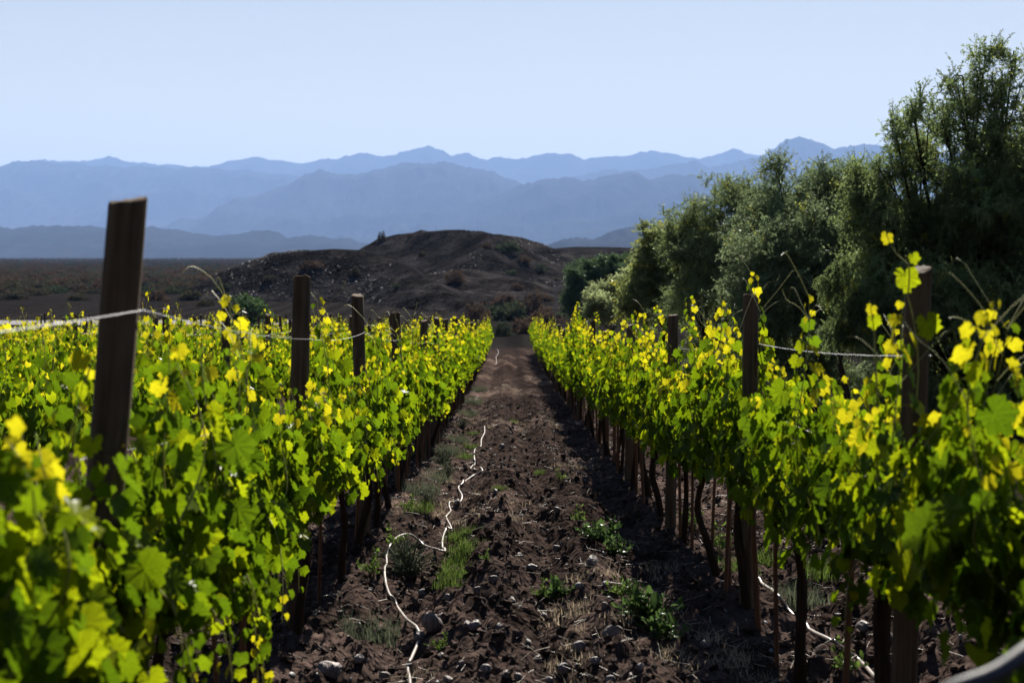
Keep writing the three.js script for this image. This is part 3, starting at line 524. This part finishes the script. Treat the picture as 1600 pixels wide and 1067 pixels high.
// ---------------------------------------------------------------- trees beside the right row
function pinnateSpray(seed, fronds, pairs, len, leaf) {   // drooping feathery leaves of a pepper tree
  const r = rng(seed), b = new Build(), m = new THREE.Matrix4(), blade = new THREE.PlaneGeometry(leaf * 0.2, leaf); blade.translate(0, -leaf / 2, 0);
  for (let k = 0; k < fronds; k++) {
    const a = r() * 6.283, o = V((r() - 0.5) * 0.1, (r() - 0.5) * 0.1, (r() - 0.5) * 0.1), L = len * (0.6 + r() * 0.7), out = 0.35 + r() * 0.5, pts = [];
    for (let s = 0; s <= pairs; s++) { const t = s / pairs; pts.push(V(o.x + Math.cos(a) * out * L * Math.sin(t * 1.4) * 0.7, o.y + L * (0.25 * t - 1.0 * t * t), o.z + Math.sin(a) * out * L * Math.sin(t * 1.4) * 0.7)); }
    for (let s = 1; s <= pairs; s++) for (const sd of [-1, 1]) {
      const q = new THREE.Quaternion().setFromEuler(new THREE.Euler((r() - 0.5) * 0.7, -a + (r() - 0.5) * 0.9, sd * (0.7 + r() * 0.4)));
      m.compose(pts[s], q, V(1, 1 - 0.4 * s / pairs, 1)); b.add(blade, m);
    }
    b.tube([pts[0], pts[pairs >> 1], pts[pairs]], 0.0025, 3);
  }
  return b.geo();
}
function fineSpray(seed, n, size, leaf, up = 0.3) {   // wiry twigs with tiny leaves
  const r = rng(seed), b = new Build(), m = new THREE.Matrix4(), blade = new THREE.PlaneGeometry(leaf * 0.35, leaf);
  for (let t = 0; t < 7; t++) {
    const dir = V(r() - 0.5, r() - 0.5 + up, r() - 0.5).normalize(), tip = dir.clone().multiplyScalar(size * (0.5 + r() * 0.6)), bend = V((r() - 0.5) * 0.3 * size, -0.12 * size, (r() - 0.5) * 0.3 * size), mid = tip.clone().multiplyScalar(0.5).sub(bend.multiplyScalar(0.5));
    b.tube([V(0, 0, 0), mid, tip], [0.004, 0.003, 0.0015], 3);
    for (let k = 0; k < n / 7; k++) {
      const s = 0.15 + r() * 0.85, p = s < 0.5 ? V(0, 0, 0).lerp(mid, s * 2) : mid.clone().lerp(tip, s * 2 - 1); p.add(V((r() - 0.5) * leaf, (r() - 0.5) * leaf, (r() - 0.5) * leaf));
      m.compose(p, new THREE.Quaternion().setFromEuler(new THREE.Euler(r() * 6.3, r() * 6.3, r() * 6.3)), V(1, 0.7 + r() * 0.7, 1)); b.add(blade, m);
    }
  }
  return b.geo();
}
function tree(name, label, d, basePx, lobes, spray, mat, opt) {
  const r = rng(opt.seed), x0 = (basePx - 795) / F * d, y0 = ground(x0, d, false), g = thing(name, label, 'tree', x0, y0, -d, 'trees beside the vineyard');
  const L = lobes.map(([px, py, rx, ry, off = (r() - 0.5) * opt.deep, k = 1]) => { const c = at(px, py, d + off); return { c: V(c.x - x0, c.y - y0, c.z + d), rx: rx / F * d, ry: ry / F * d, rz: opt.deep * 0.5 * Math.min(1, rx / 60), k }; });
  const low = Math.min(...L.map((l) => l.c.y)), fork = V((r() - 0.5) * 0.3, Math.max(0.5, low * 0.7), (r() - 0.5) * 0.3), bole = new Build();
  const bolePts = curve([V(0, -0.2, 0), V((r() - 0.5) * 0.25, fork.y * 0.5, 0.05), fork], 8); bole.tube(bolePts, bolePts.map((_, k) => opt.girth * (1.3 - 0.5 * k / 8)), 9, 0.6);
  part('trunk', bole.geo(), M.treeBark, g);
  const spots = [], twigs = new Build(), q = new THREE.Quaternion(), m = new THREE.Matrix4();
  for (const l of L) {
    const mid = fork.clone().lerp(l.c, 0.5).add(V((r() - 0.5) * 0.6, 0.15 + (r() - 0.3) * 0.5, (r() - 0.5) * 0.5)), path = curve([fork, mid, l.c.clone().add(V(0, l.ry * 0.3, 0))], 8);
    part('limb', new Build().tube(path, path.map((_, k) => opt.girth * (0.38 - 0.31 * k / 8)), 6, 0.5).geo(), M.treeBark, g);
    const vol = l.rx * l.ry, n = Math.max(6, Math.round(opt.twigs * vol * l.k));
    for (let k = 0; k < n; k++) {
      const dir = V(r() - 0.5, r() - 0.5, r() - 0.5).normalize(), R = Math.pow(r(), 0.5) * (0.8 + 0.6 * Math.pow(r(), 2)), tip = l.c.clone().add(V(dir.x * l.rx * R, dir.y * l.ry * R, dir.z * l.rz * R));
      const from = path[5 + Math.floor(r() * 4)], bend = from.clone().lerp(tip, 0.55).add(V(0, 0.12 * l.ry + 0.05, 0));
      if (k % 2 === 0) twigs.tube([from, bend, tip], [0.016, 0.011, 0.004], 3);
      for (let s = 0; s < opt.along; s++) { const t = 0.45 + 0.55 * (s + r()) / opt.along, p = t < 0.55 ? from.clone().lerp(bend, t / 0.55) : bend.clone().lerp(tip, (t - 0.55) / 0.45); spots.push(p.add(V((r() - 0.5) * 0.2, (r() - 0.5) * 0.2, (r() - 0.5) * 0.2))); }
    }
  }
  part('twigs', twigs.geo(), M.treeBark, g, 'stuff');
  spray.forEach((geo, i) => {
    const mine = spots.filter((_, k) => k % spray.length === i), o = new THREE.InstancedMesh(geo, mat, mine.length), c = new THREE.Color();
    mine.forEach((p, k) => { q.setFromEuler(new THREE.Euler((r() - 0.5) * opt.tumble, r() * 6.3, (r() - 0.5) * opt.tumble)); const s = 0.7 + r() * 0.6; m.compose(p, q, V(s, s, s)); o.setMatrixAt(k, m); const v = 0.7 + r() * 0.6, w = r() < opt.yellow ? 1 : 0; o.setColorAt(k, c.setRGB(v * (1 + w * 0.9), v * (1 + w * 0.55), v * (1 - w * 0.3))); });
    o.name = 'crown'; o.userData.kind = 'stuff'; g.add(o);
  });
  return g;
}
const pepper = [pinnateSpray(1, 7, 8, 0.17, 0.042), pinnateSpray(2, 7, 9, 0.21, 0.042), pinnateSpray(3, 6, 8, 0.14, 0.038)], fine = [fineSpray(4, 70, 0.30, 0.035), fineSpray(5, 70, 0.34, 0.032), fineSpray(6, 60, 0.28, 0.038)], feather = [fineSpray(7, 90, 0.42, 0.06, 0.8), fineSpray(8, 90, 0.4, 0.06, 0.8)], bushy = [fineSpray(9, 60, 0.4, 0.09), fineSpray(10, 60, 0.42, 0.085)];
tree('pepper_tree', 'tall pepper tree with drooping leaves at the right edge, highest of the trees', 21, 1520, [[1585, 85, 32, 20, 0, 0.6], [1540, 95, 28, 18, 0.4, 0.6], [1505, 125, 40, 22, 0.3, 0.6], [1425, 170, 34, 24, -0.2, 0.55], [1400, 215, 30, 26, 0.2, 0.5], [1475, 190, 46, 26, 0.5, 0.5], [1560, 160, 60, 32, 0, 0.5], [1540, 225, 75, 45, 0, 0.55], [1440, 250, 65, 42, 0.4, 0.55], [1378, 280, 34, 36, 0, 0.4], [1520, 310, 90, 70, -0.4, 0.9], [1590, 330, 100, 90], [1355, 340, 45, 60], [1365, 430, 60, 60], [1460, 370, 100, 80], [1395, 420, 60, 70], [1570, 460, 110, 90], [1470, 490, 100, 80], [1400, 520, 55, 60], [1350, 300, 30, 40], [1340, 500, 50, 60], [1650, 210, 90, 90], [1670, 420, 100, 120], [1540, 570, 100, 60], [1430, 590, 80, 50], [1570, 640, 120, 50], [1410, 640, 90, 45], [1660, 560, 90, 80]], [pepper[2], pepper[0], fine[0], fine[1], fine[2]], green(0.156, 0.206, 0.075, 0.50, 0.08), { seed: 11, deep: 2.6, girth: 0.15, twigs: 150, along: 6, tumble: 1.0, yellow: 0.04 });
tree('pepper_tree', 'small pepper tree with yellowish hanging leaves in front of the dark trees', 19.5, 1325, [[1305, 440, 28, 40, 0], [1340, 480, 30, 50, 0], [1320, 520, 36, 40, 0]], pepper, green(0.105, 0.140, 0.050, 0.50, 0.08), { seed: 12, deep: 0.8, girth: 0.05, twigs: 100, along: 4, tumble: 0.8, yellow: 0.08 });
tree('thorn_tree', 'broad fine-leaved tree behind the third post of the right row', 27, 1265, [[1215, 265, 30, 30, 0, 0.7], [1300, 270, 40, 30, 0, 0.6], [1285, 305, 75, 48, 0.4], [1215, 330, 80, 50], [1340, 300, 60, 60], [1255, 390, 105, 70], [1335, 410, 85, 80], [1185, 420, 70, 65], [1250, 480, 110, 70], [1340, 500, 80, 70], [1180, 500, 70, 60], [1270, 560, 100, 50], [1165, 380, 50, 60], [1385, 380, 50, 80], [1300, 610, 110, 40], [1200, 570, 70, 45]], fine, green(0.169, 0.219, 0.106, 0.45, 0.08), { seed: 13, deep: 3.2, girth: 0.13, twigs: 120, along: 4, tumble: 3, yellow: 0.02 });
tree('thorn_tree', 'rounded fine-leaved tree with a bare sprig, left of the broad one', 34, 1115, [[1135, 300, 50, 32, 0, 0.8], [1085, 345, 55, 45], [1170, 325, 60, 50], [1046, 345, 16, 18, 0, 0.8], [1062, 390, 40, 48], [1125, 400, 75, 60], [1180, 430, 65, 65], [1090, 450, 70, 60], [1160, 490, 70, 50], [1200, 385, 40, 60], [1075, 480, 60, 40], [1120, 545, 80, 40]], fine, green(0.182, 0.231, 0.094, 0.45, 0.08), { seed: 14, deep: 3.4, girth: 0.13, twigs: 85, along: 4, tumble: 3, yellow: 0.04 });
tree('thorn_tree', 'olive-toned tree between the rounded tree and the pale feathery one', 42, 1035, [[1028, 392, 40, 40], [1062, 425, 50, 60], [1005, 450, 34, 48], [1040, 485, 48, 35], [1075, 400, 36, 50], [985, 480, 30, 30]], bushy, green(0.165, 0.195, 0.065, 0.50, 0.08), { seed: 15, deep: 3, girth: 0.11, twigs: 60, along: 4, tumble: 3, yellow: 0.1 });
tree('tamarisk_tree', 'pale feathery grey-green tree near the far end of the right row', 48, 960, [[965, 465, 45, 38], [930, 488, 30, 26], [992, 450, 34, 42], [955, 495, 48, 24]], feather, green(0.286, 0.325, 0.150, 0.50, 0.08), { seed: 16, deep: 2.6, girth: 0.1, twigs: 50, along: 4, tumble: 0.9, yellow: 0 });
tree('evergreen_tree', 'dense dark green tree at the foot of the hill', 76, 925, [[930, 424, 50, 26], [898, 448, 26, 40], [965, 420, 38, 24], [888, 482, 16, 26], [985, 432, 28, 30], [940, 460, 50, 34], [905, 490, 30, 20]], bushy, green(0.078, 0.125, 0.056, 0.35, 0.08), { seed: 17, deep: 4, girth: 0.16, twigs: 22, along: 5, tumble: 3, yellow: 0 });
{ // further trees closing the line to the right, mostly behind the others
  const spec = [[31, 1420, [[1420, 400, 90, 80], [1440, 500, 90, 70], [1380, 470, 70, 70]], 18], [29, 1640, [[1600, 300, 110, 90], [1620, 430, 120, 90], [1580, 520, 90, 70]], 19]];
  for (const [d, px, lobes, seed] of spec) tree('thorn_tree', seed === 18 ? 'dark tree standing behind the tall pepper tree' : 'dark tree at the frame edge behind the tall pepper tree', d, px, lobes, fine, green(0.130, 0.175, 0.075, 0.45, 0.08), { seed, deep: 3, girth: 0.13, twigs: 85, along: 4, tumble: 3, yellow: 0.02 });
}

// ---------------------------------------------------------------- under the vines: stakes, hoses, stones, weeds
for (const [x, side] of [[LEFT, 'left'], [RIGHT, 'right']]) for (let d = side === 'left' ? 4.6 : 4.9, k = 0; d < 34; k++) {
  const r = rng(5000 + k * 7 + (x > 0 ? 900 : 0)), h = 0.85 + r() * 0.3, b = new Build(), lx = (r() - 0.5) * 0.12, lz = (r() - 0.5) * 0.12;
  b.tube([V(0, -0.08, 0), V(lx * 0.5 + 0.008, h * 0.5, lz * 0.5), V(lx, h, lz)], [0.012, 0.011, 0.009].map((q) => q * (0.8 + r() * 0.6)), 6, 0.2);
  const o = top(new THREE.Mesh(b.geo(), M.stake), 'vine_stake'), px = x + (r() - 0.5) * 0.16;
  tag(o, `thin reddish wooden stake among the vine trunks of the ${side} row`, 'stake', `stakes of the ${side} row`); o.position.copy(on(px, d)); o.rotation.y = r() * 6;
  d += 0.38 + r() * 0.5;
}
const hosePoints = [];
const offHose = (p, gap) => !hosePoints.some((h) => Math.abs(h.x - p.x) < gap && Math.abs(h.z - p.z) < gap + 0.03);
function layHose(pxs, r, lift, m, name, label) {
  const pts = pxs.map(([px, py, up = 0]) => onGround(px, py).add(V(0, up, 0))), path = new THREE.CatmullRomCurve3(pts, false, 'catmullrom', 0.5).getPoints(pts.length * 7);
  path.forEach((p) => { p.y = Math.max(p.y, ground(p.x, -p.z)) + lift; });
  hosePoints.push(...path);
  const o = top(new THREE.Mesh(new Build().tube(path, r, 8).geo(), m), name); return tag(o, label, 'hose');
}
layHose([[646, 1110], [640, 1067], [637, 1050], [641, 1034], [652, 1016], [656, 1002], [650, 988], [635, 972], [620, 953], [608, 930], [602, 912], [601, 898], [604, 884], [604, 872], [611, 861, 0.03], [624, 855, 0.05], [642, 854, 0.05], [662, 859, 0.03], [680, 864], [695, 868], [691, 856], [692, 845], [697, 834], [705, 828], [698, 818], [697, 810], [704, 803], [702, 794], [703, 788], [718, 786], [722, 779], [717, 770], [717, 761], [723, 757], [737, 747], [754, 737], [744, 736], [735, 733], [742, 726], [741, 715], [742, 704], [751, 699], [752, 688], [757, 677], [757, 668]], 0.0085, 0.006, M.hose, 'irrigation_hose', 'white irrigation hose snaking along the path beside the left row');
layHose([[775, 570], [776, 564], [775, 558], [779, 552], [777, 546]], 0.008, 0.006, M.hose, 'irrigation_hose', 'short far stretch of white hose near the end of the path');
layHose([[1172, 900], [1190, 914], [1214, 936], [1230, 954], [1262, 986], [1300, 1010], [1342, 1036], [1372, 1067], [1400, 1100]], 0.010, 0.012, M.hose, 'irrigation_hose', 'white irrigation hose lying behind the trunks of the right row');
{ const a = at(1440, 1120, 1.5), b = at(1560, 1050, 1.5), c = at(1680, 985, 1.55), e = V(1.22, 0.62, -1.9), o = top(new THREE.Mesh(new Build().tube(curve([V(a.x - 0.1, ground(a.x - 0.1, 1.45), -1.45), a, b, c, e], 24), 0.011, 10).geo(), M.blackHose), 'black_hose'); tag(o, 'black hose crossing the bottom right corner close to the camera', 'hose'); }

function stoneGeo(seed, detail = 2) {
  const g = new THREE.IcosahedronGeometry(1, detail), P = g.attributes.position, v = V(0, 0, 0), sx = 1, sy = 0.62 + hash(seed, 1) * 0.25, sz = 0.75 + hash(seed, 2) * 0.2;
  for (let i = 0; i < P.count; i++) { v.fromBufferAttribute(P, i); const k = 1 + 0.20 * noise(v.x * 1.6 + seed, v.y * 1.6 + v.z * 1.3) + 0.08 * noise(v.x * 4 + seed, v.z * 4 + v.y * 3); P.setXYZ(i, v.x * k * sx, v.y * k * sy, v.z * k * sz); }
  g.deleteAttribute('normal'); const u = g.attributes.uv; for (let i = 0; i < u.count; i++) u.setXY(i, P.getX(i) * 0.3, P.getZ(i) * 0.3 + P.getY(i) * 0.3);
  g.computeVertexNormals(); return g;
}
const stones = Array.from({ length: 5 }, (_, k) => stoneGeo(k + 3));
function stone(px, py, size, label, group, k, tilt = 0) { const p = onGround(px, py), s = size / F * -p.z / 2 * (group ? 0.8 : 1), o = top(new THREE.Mesh(stones[k % 5], M.rock), 'stone'); o.position.set(p.x, p.y + s * 0.25, p.z); o.rotation.set(tilt, px, tilt * 0.7); o.scale.setScalar(s); return tag(o, label, 'stone', group); }
stone(678, 984, 34, 'large dark angular stone in the furrow beside the white hose', null, 0, 0.7).scale.y *= 1.35;
stone(958, 998, 34, 'grey stone on the right ridge of the path', null, 1);
stone(515, 1056, 40, 'rounded stone among the trunks of the left row', null, 2);
for (const [px, py, s] of [[742, 984, 28], [832, 900, 24], [925, 884, 28], [905, 1016, 28], [880, 1052, 28], [700, 940, 22], [730, 990, 20], [770, 910, 20], [1000, 1046, 18], [655, 1000, 26], [690, 1030, 22], [600, 1064, 24], [790, 1060, 20], [985, 1060, 18], [850, 966, 18], [760, 1050, 24], [825, 1006, 18], [800, 940, 16], [715, 790, 16], [775, 772, 15], [785, 700, 12], [870, 860, 18], [905, 925, 18], [945, 950, 16], [840, 1035, 22], [930, 1040, 20], [720, 1040, 18], [780, 985, 16], [812, 870, 15], [745, 930, 18], [560, 1040, 22], [1350, 985, 30], [1390, 1000, 26], [1100, 1010, 20], [870, 800, 14], [1310, 970, 22], [660, 930, 18], [690, 965, 16], [810, 1062, 22], [860, 1066, 18], [700, 1066, 24], [955, 1066, 22]]) stone(px, py, s, 'small grey stone lying on the ploughed soil of the path', 'loose stones on the path', px, 0.4 * hash(px, py));
function crumbGeo(seed) { const g = new THREE.IcosahedronGeometry(1, 1), P = g.attributes.position; for (let i = 0; i < P.count; i++) { const x = P.getX(i), y = P.getY(i), z = P.getZ(i), k = 1 + 0.55 * noise(x * 2.3 + seed, y * 2.3 + z * 1.9); P.setXYZ(i, x * k, y * k * 0.8, z * k); } g.computeVertexNormals(); return g; }
const scatter = (name, label, category, geo, m, n, seed, place) => { const r = rng(seed), o = new THREE.InstancedMesh(geo, m, n), c = new THREE.Color(), q = new THREE.Matrix4(); for (let k = 0; k < n; k++) { const t = place(r); q.compose(t.p, new THREE.Quaternion().setFromEuler(t.e), t.s); o.setMatrixAt(k, q); o.setColorAt(k, c.setScalar(t.v ?? 1)); } top(o, name); return tag(o, label, category, null, 'stuff'); };
const spin = (r) => new THREE.Euler(r() * 6.3, r() * 6.3, r() * 6.3);
const clodMat = phys({ color: rgb(0.19, 0.18, 0.17), map: soilMap, roughness: 0.9, specularIntensity: 0.1 });
const place = (lo, hi, near, far, s0, s1, flat = 0.7) => (r) => { const d = near * Math.pow(far / near, r()), x = lo + (hi - lo) * r(), s = s0 + (s1 - s0) * Math.pow(r(), 4); const p = on(x, d).add(V(0, s * 0.2, 0)); if (!offHose(p, s + 0.014)) p.y -= 0.2; return { p, e: spin(r), s: V(s, s * flat, s), v: 0.6 + r() * 0.9 }; };
scatter('soil_clods', 'loose clods of brown soil on the ploughed path', 'soil', crumbGeo(41), clodMat, 26000, 61, place(-1.9, 3.2, 3.6, 30, 0.005, 0.034));
scatter('gravel', 'small pale pebbles mixed into the soil', 'gravel', stoneGeo(42, 1), M.paleRock, 2400, 62, place(-1.9, 3.2, 3.6, 22, 0.004, 0.022));
const stick = new THREE.CylinderGeometry(0.0014, 0.0009, 0.10, 4); stick.rotateZ(Math.PI / 2);
scatter('dry_straw', 'dry straw and twigs littering the soil', 'straw', stick, M.straw, 2800, 63, (r) => { let d, x; for (let k = 0; k < 8; k++) { d = 3.6 * Math.pow(11, r()); x = -1.7 + 4.4 * r(); if (fbm(x * 1.3 + 40, d * 0.45 + 9, 3) > 0.05 || r() < 0.2) break; } const s = 0.4 + r() * 0.9; return { p: on(x, d).add(V(0, 0.008 + r() * 0.02, 0)), e: new THREE.Euler((r() - 0.5) * 0.6, r() * 6.3, (r() - 0.5) * 0.7), s: V(s, 1, 1), v: 0.6 + r() * 0.7 }; });

// weeds
function leafyWeed(seed, n, h, leaf) {
  const r = rng(seed), b = new Build(), m = new THREE.Matrix4(), shape = new THREE.PlaneGeometry(leaf * 0.55, leaf, 2, 2), P = shape.attributes.position;
  for (let i = 0; i < 9; i++) { const x = P.getX(i), y = P.getY(i); P.setXYZ(i, x * (1 - Math.pow(Math.abs(y) / leaf * 1.7, 3)), y + leaf / 2, Math.abs(x) * 0.4 - y * y / leaf * 0.6); } shape.computeVertexNormals();
  for (let k = 0; k < n; k++) {
    const a = r() * 6.283, L = h * (0.4 + 0.7 * r()), o = 0.15 + 0.8 * r(), tip = V(Math.cos(a) * L * o, L * (1.1 - o * 0.7), Math.sin(a) * L * o); b.tube([V(0, -0.02, 0), tip.clone().multiplyScalar(0.55).add(V(0, 0.1 * L, 0)), tip], 0.0016, 3);
    for (let s = 0; s < 4; s++) { const t = 0.35 + 0.65 * (s + r()) / 4, p = tip.clone().multiplyScalar(t); m.compose(p, new THREE.Quaternion().setFromEuler(new THREE.Euler(0.4 + r() * 1.1, a + s * 2.2 + r(), (r() - 0.5), 'YXZ')), V(1, 1, 1).multiplyScalar(0.6 + r() * 0.6)); b.add(shape, m); }
  }
  return b.geo();
}
function grassTuft(seed, n, h, spread) {
  const r = rng(seed), b = new Build();
  for (let k = 0; k < n; k++) {
    const a = r() * 6.283, x = (r() - 0.5) * spread, z = (r() - 0.5) * spread, H = h * (0.4 + r() * 0.8), c = Math.cos(a), s = Math.sin(a), o = 0.3 + r() * 0.8, w = 0.002 + r() * 0.002, i0 = b.p.length / 3;
    for (let q = 0; q <= 2; q++) { const t = q / 2, y = H * (t - 0.3 * o * t * t) - 0.01, e = H * o * t * t * 0.8, ww = w * (1 - t * 0.85); for (const sd of [-1, 1]) b.vert(x + c * e - s * ww * sd, y, z + s * e + c * ww * sd, c * 0.3, 0.6, s * 0.3, sd, t); }
    for (let q = 0; q < 2; q++) { const j = i0 + q * 2; b.i.push(j, j + 1, j + 2, j + 1, j + 3, j + 2); }
  }
  const g = b.geo(); g.computeVertexNormals(); return g;
}
const weedGreen = green(0.075, 0.115, 0.022, 0.5, 0.1), weedGrey = green(0.085, 0.10, 0.06, 0.35, 0.1), weedDark = green(0.045, 0.078, 0.02, 0.45, 0.15), strawGrass = green(0.25, 0.20, 0.14, 0.4, 0);
const weeds = [[leafyWeed(1, 14, 0.2, 0.045), weedGreen], [leafyWeed(2, 18, 0.16, 0.06), weedDark], [grassTuft(3, 260, 0.13, 0.3), weedGreen], [leafyWeed(4, 130, 0.22, 0.013), weedGrey], [grassTuft(5, 320, 0.16, 0.34), weedGrey]];
function weed(px, py, scale, kind, label, group) { const p = onGround(px, py), o = top(new THREE.Mesh(...weeds[kind]), 'weed'); o.position.copy(p).add(V(0, -0.01, 0)); o.rotation.y = px; o.scale.setScalar(scale); return tag(o, label, 'weed', group); }
weed(640, 905, 1.25, 3, 'low grey-green wiry weed inside the bend of the white hose');
weed(628, 885, 1.0, 3, 'smaller grey-green weed behind the wiry one in the hose bend');
weed(612, 856, 0.9, 0, 'bright green leafy weed at the top of the hose bend');
weed(584, 905, 0.9, 0, 'green leafy weed between the hose and the left row');
weed(578, 1000, 0.9, 4, 'wispy grass tuft left of the hose near the camera');
weed(1015, 985, 1.3, 1, 'dark broad-leaved weed at the shadow edge of the right row');
weed(950, 852, 1.2, 1, 'dark leafy weed by the right furrow, middle distance');
for (const [px, py, s, k] of [[722, 842, 0.8, 2], [733, 862, 0.8, 2], [727, 880, 0.9, 2], [716, 900, 0.8, 2], [742, 832, 0.6, 2], [708, 915, 0.7, 2]]) weed(px, py, s, k, 'bright grass tuft on the bank right of the hose', 'grass tufts beside the hose');
for (const [px, py, s, k] of [[660, 772, 1, 4], [675, 750, 1, 4], [690, 728, 1.1, 3], [700, 706, 1, 4], [655, 800, 0.9, 2], [712, 690, 1.1, 4], [722, 670, 1.1, 3], [730, 650, 1.2, 4], [738, 630, 1.3, 4], [745, 612, 1.4, 4], [640, 800, 0.8, 0], [665, 790, 0.8, 3], [735, 700, 0.8, 2], [728, 716, 0.8, 2], [740, 680, 0.8, 2], [700, 745, 0.9, 3]]) weed(px, py, s, k, 'grey-green weed along the foot of the left row', 'weeds along the left row');
for (const [px, py, s, k] of [[870, 935, 0.8, 1], [848, 940, 0.6, 0], [995, 965, 0.9, 1], [1035, 1005, 0.9, 1], [965, 935, 0.7, 0], [985, 930, 0.6, 1], [925, 845, 0.8, 1], [960, 868, 0.9, 1], [905, 815, 0.7, 0], [875, 755, 0.7, 0], [780, 765, 0.5, 2], [845, 740, 0.5, 2], [760, 880, 0.4, 0], [690, 1015, 0.5, 0], [800, 660, 0.7, 2]]) weed(px, py, s, k, 'small green weed along the right furrow of the path', 'weeds on the path');
for (const [px, py, s, k] of [[1125, 860, 1, 0], [1085, 830, 1, 0], [1200, 880, 1, 2], [1290, 900, 1, 2], [1240, 940, 0.9, 4], [1320, 1050, 0.8, 0], [1150, 890, 0.9, 2]]) weed(px, py, s, k, 'sunlit weed behind the trunks of the right row', 'weeds behind the right row');
scatter('dry_grass', 'pale dry grass patches on the path', 'dry grass', grassTuft(8, 40, 0.07, 0.16), strawGrass, 260, 66, (r) => { let d, x; for (let k = 0; k < 30; k++) { d = 4 * Math.pow(14, r()); x = -1.1 + 2.4 * r(); if (fbm(x * 1.3 + 40, d * 0.45 + 9, 3) > 0.17) break; } const s = 0.5 + r() * 0.8; return { p: on(x, d), e: new THREE.Euler(0, r() * 6.3, 0), s: V(s, s, s), v: 0.6 + r() * 0.6 }; });
{ const d = 70, p = at(868, 515, d), q = at(869, 440, d), o = thing('slender_pole', 'thin pale pole standing beyond the end of the right row', 'pole', p.x, ground(p.x, d), -d); const h = q.y - o.position.y; part('shaft', new Build().tube([V(0, -0.2, 0), V(0, h * 0.6, 0), V(0.02, h, 0)], [0.03, 0.028, 0.025], 7).geo(), M.steel, o); part('cap', new Build().tube([V(0.02, h, 0), V(0.02, h + 0.05, 0), V(0.02, h + 0.14, 0), V(0.02, h + 0.16, 0)], [0.03, 0.07, 0.07, 0.03], 7).geo(), M.post, o); }
scene.traverse((m) => { if (m.isMesh) { m.castShadow = true; m.receiveShadow = true; } });
renderer.render(scene, camera);
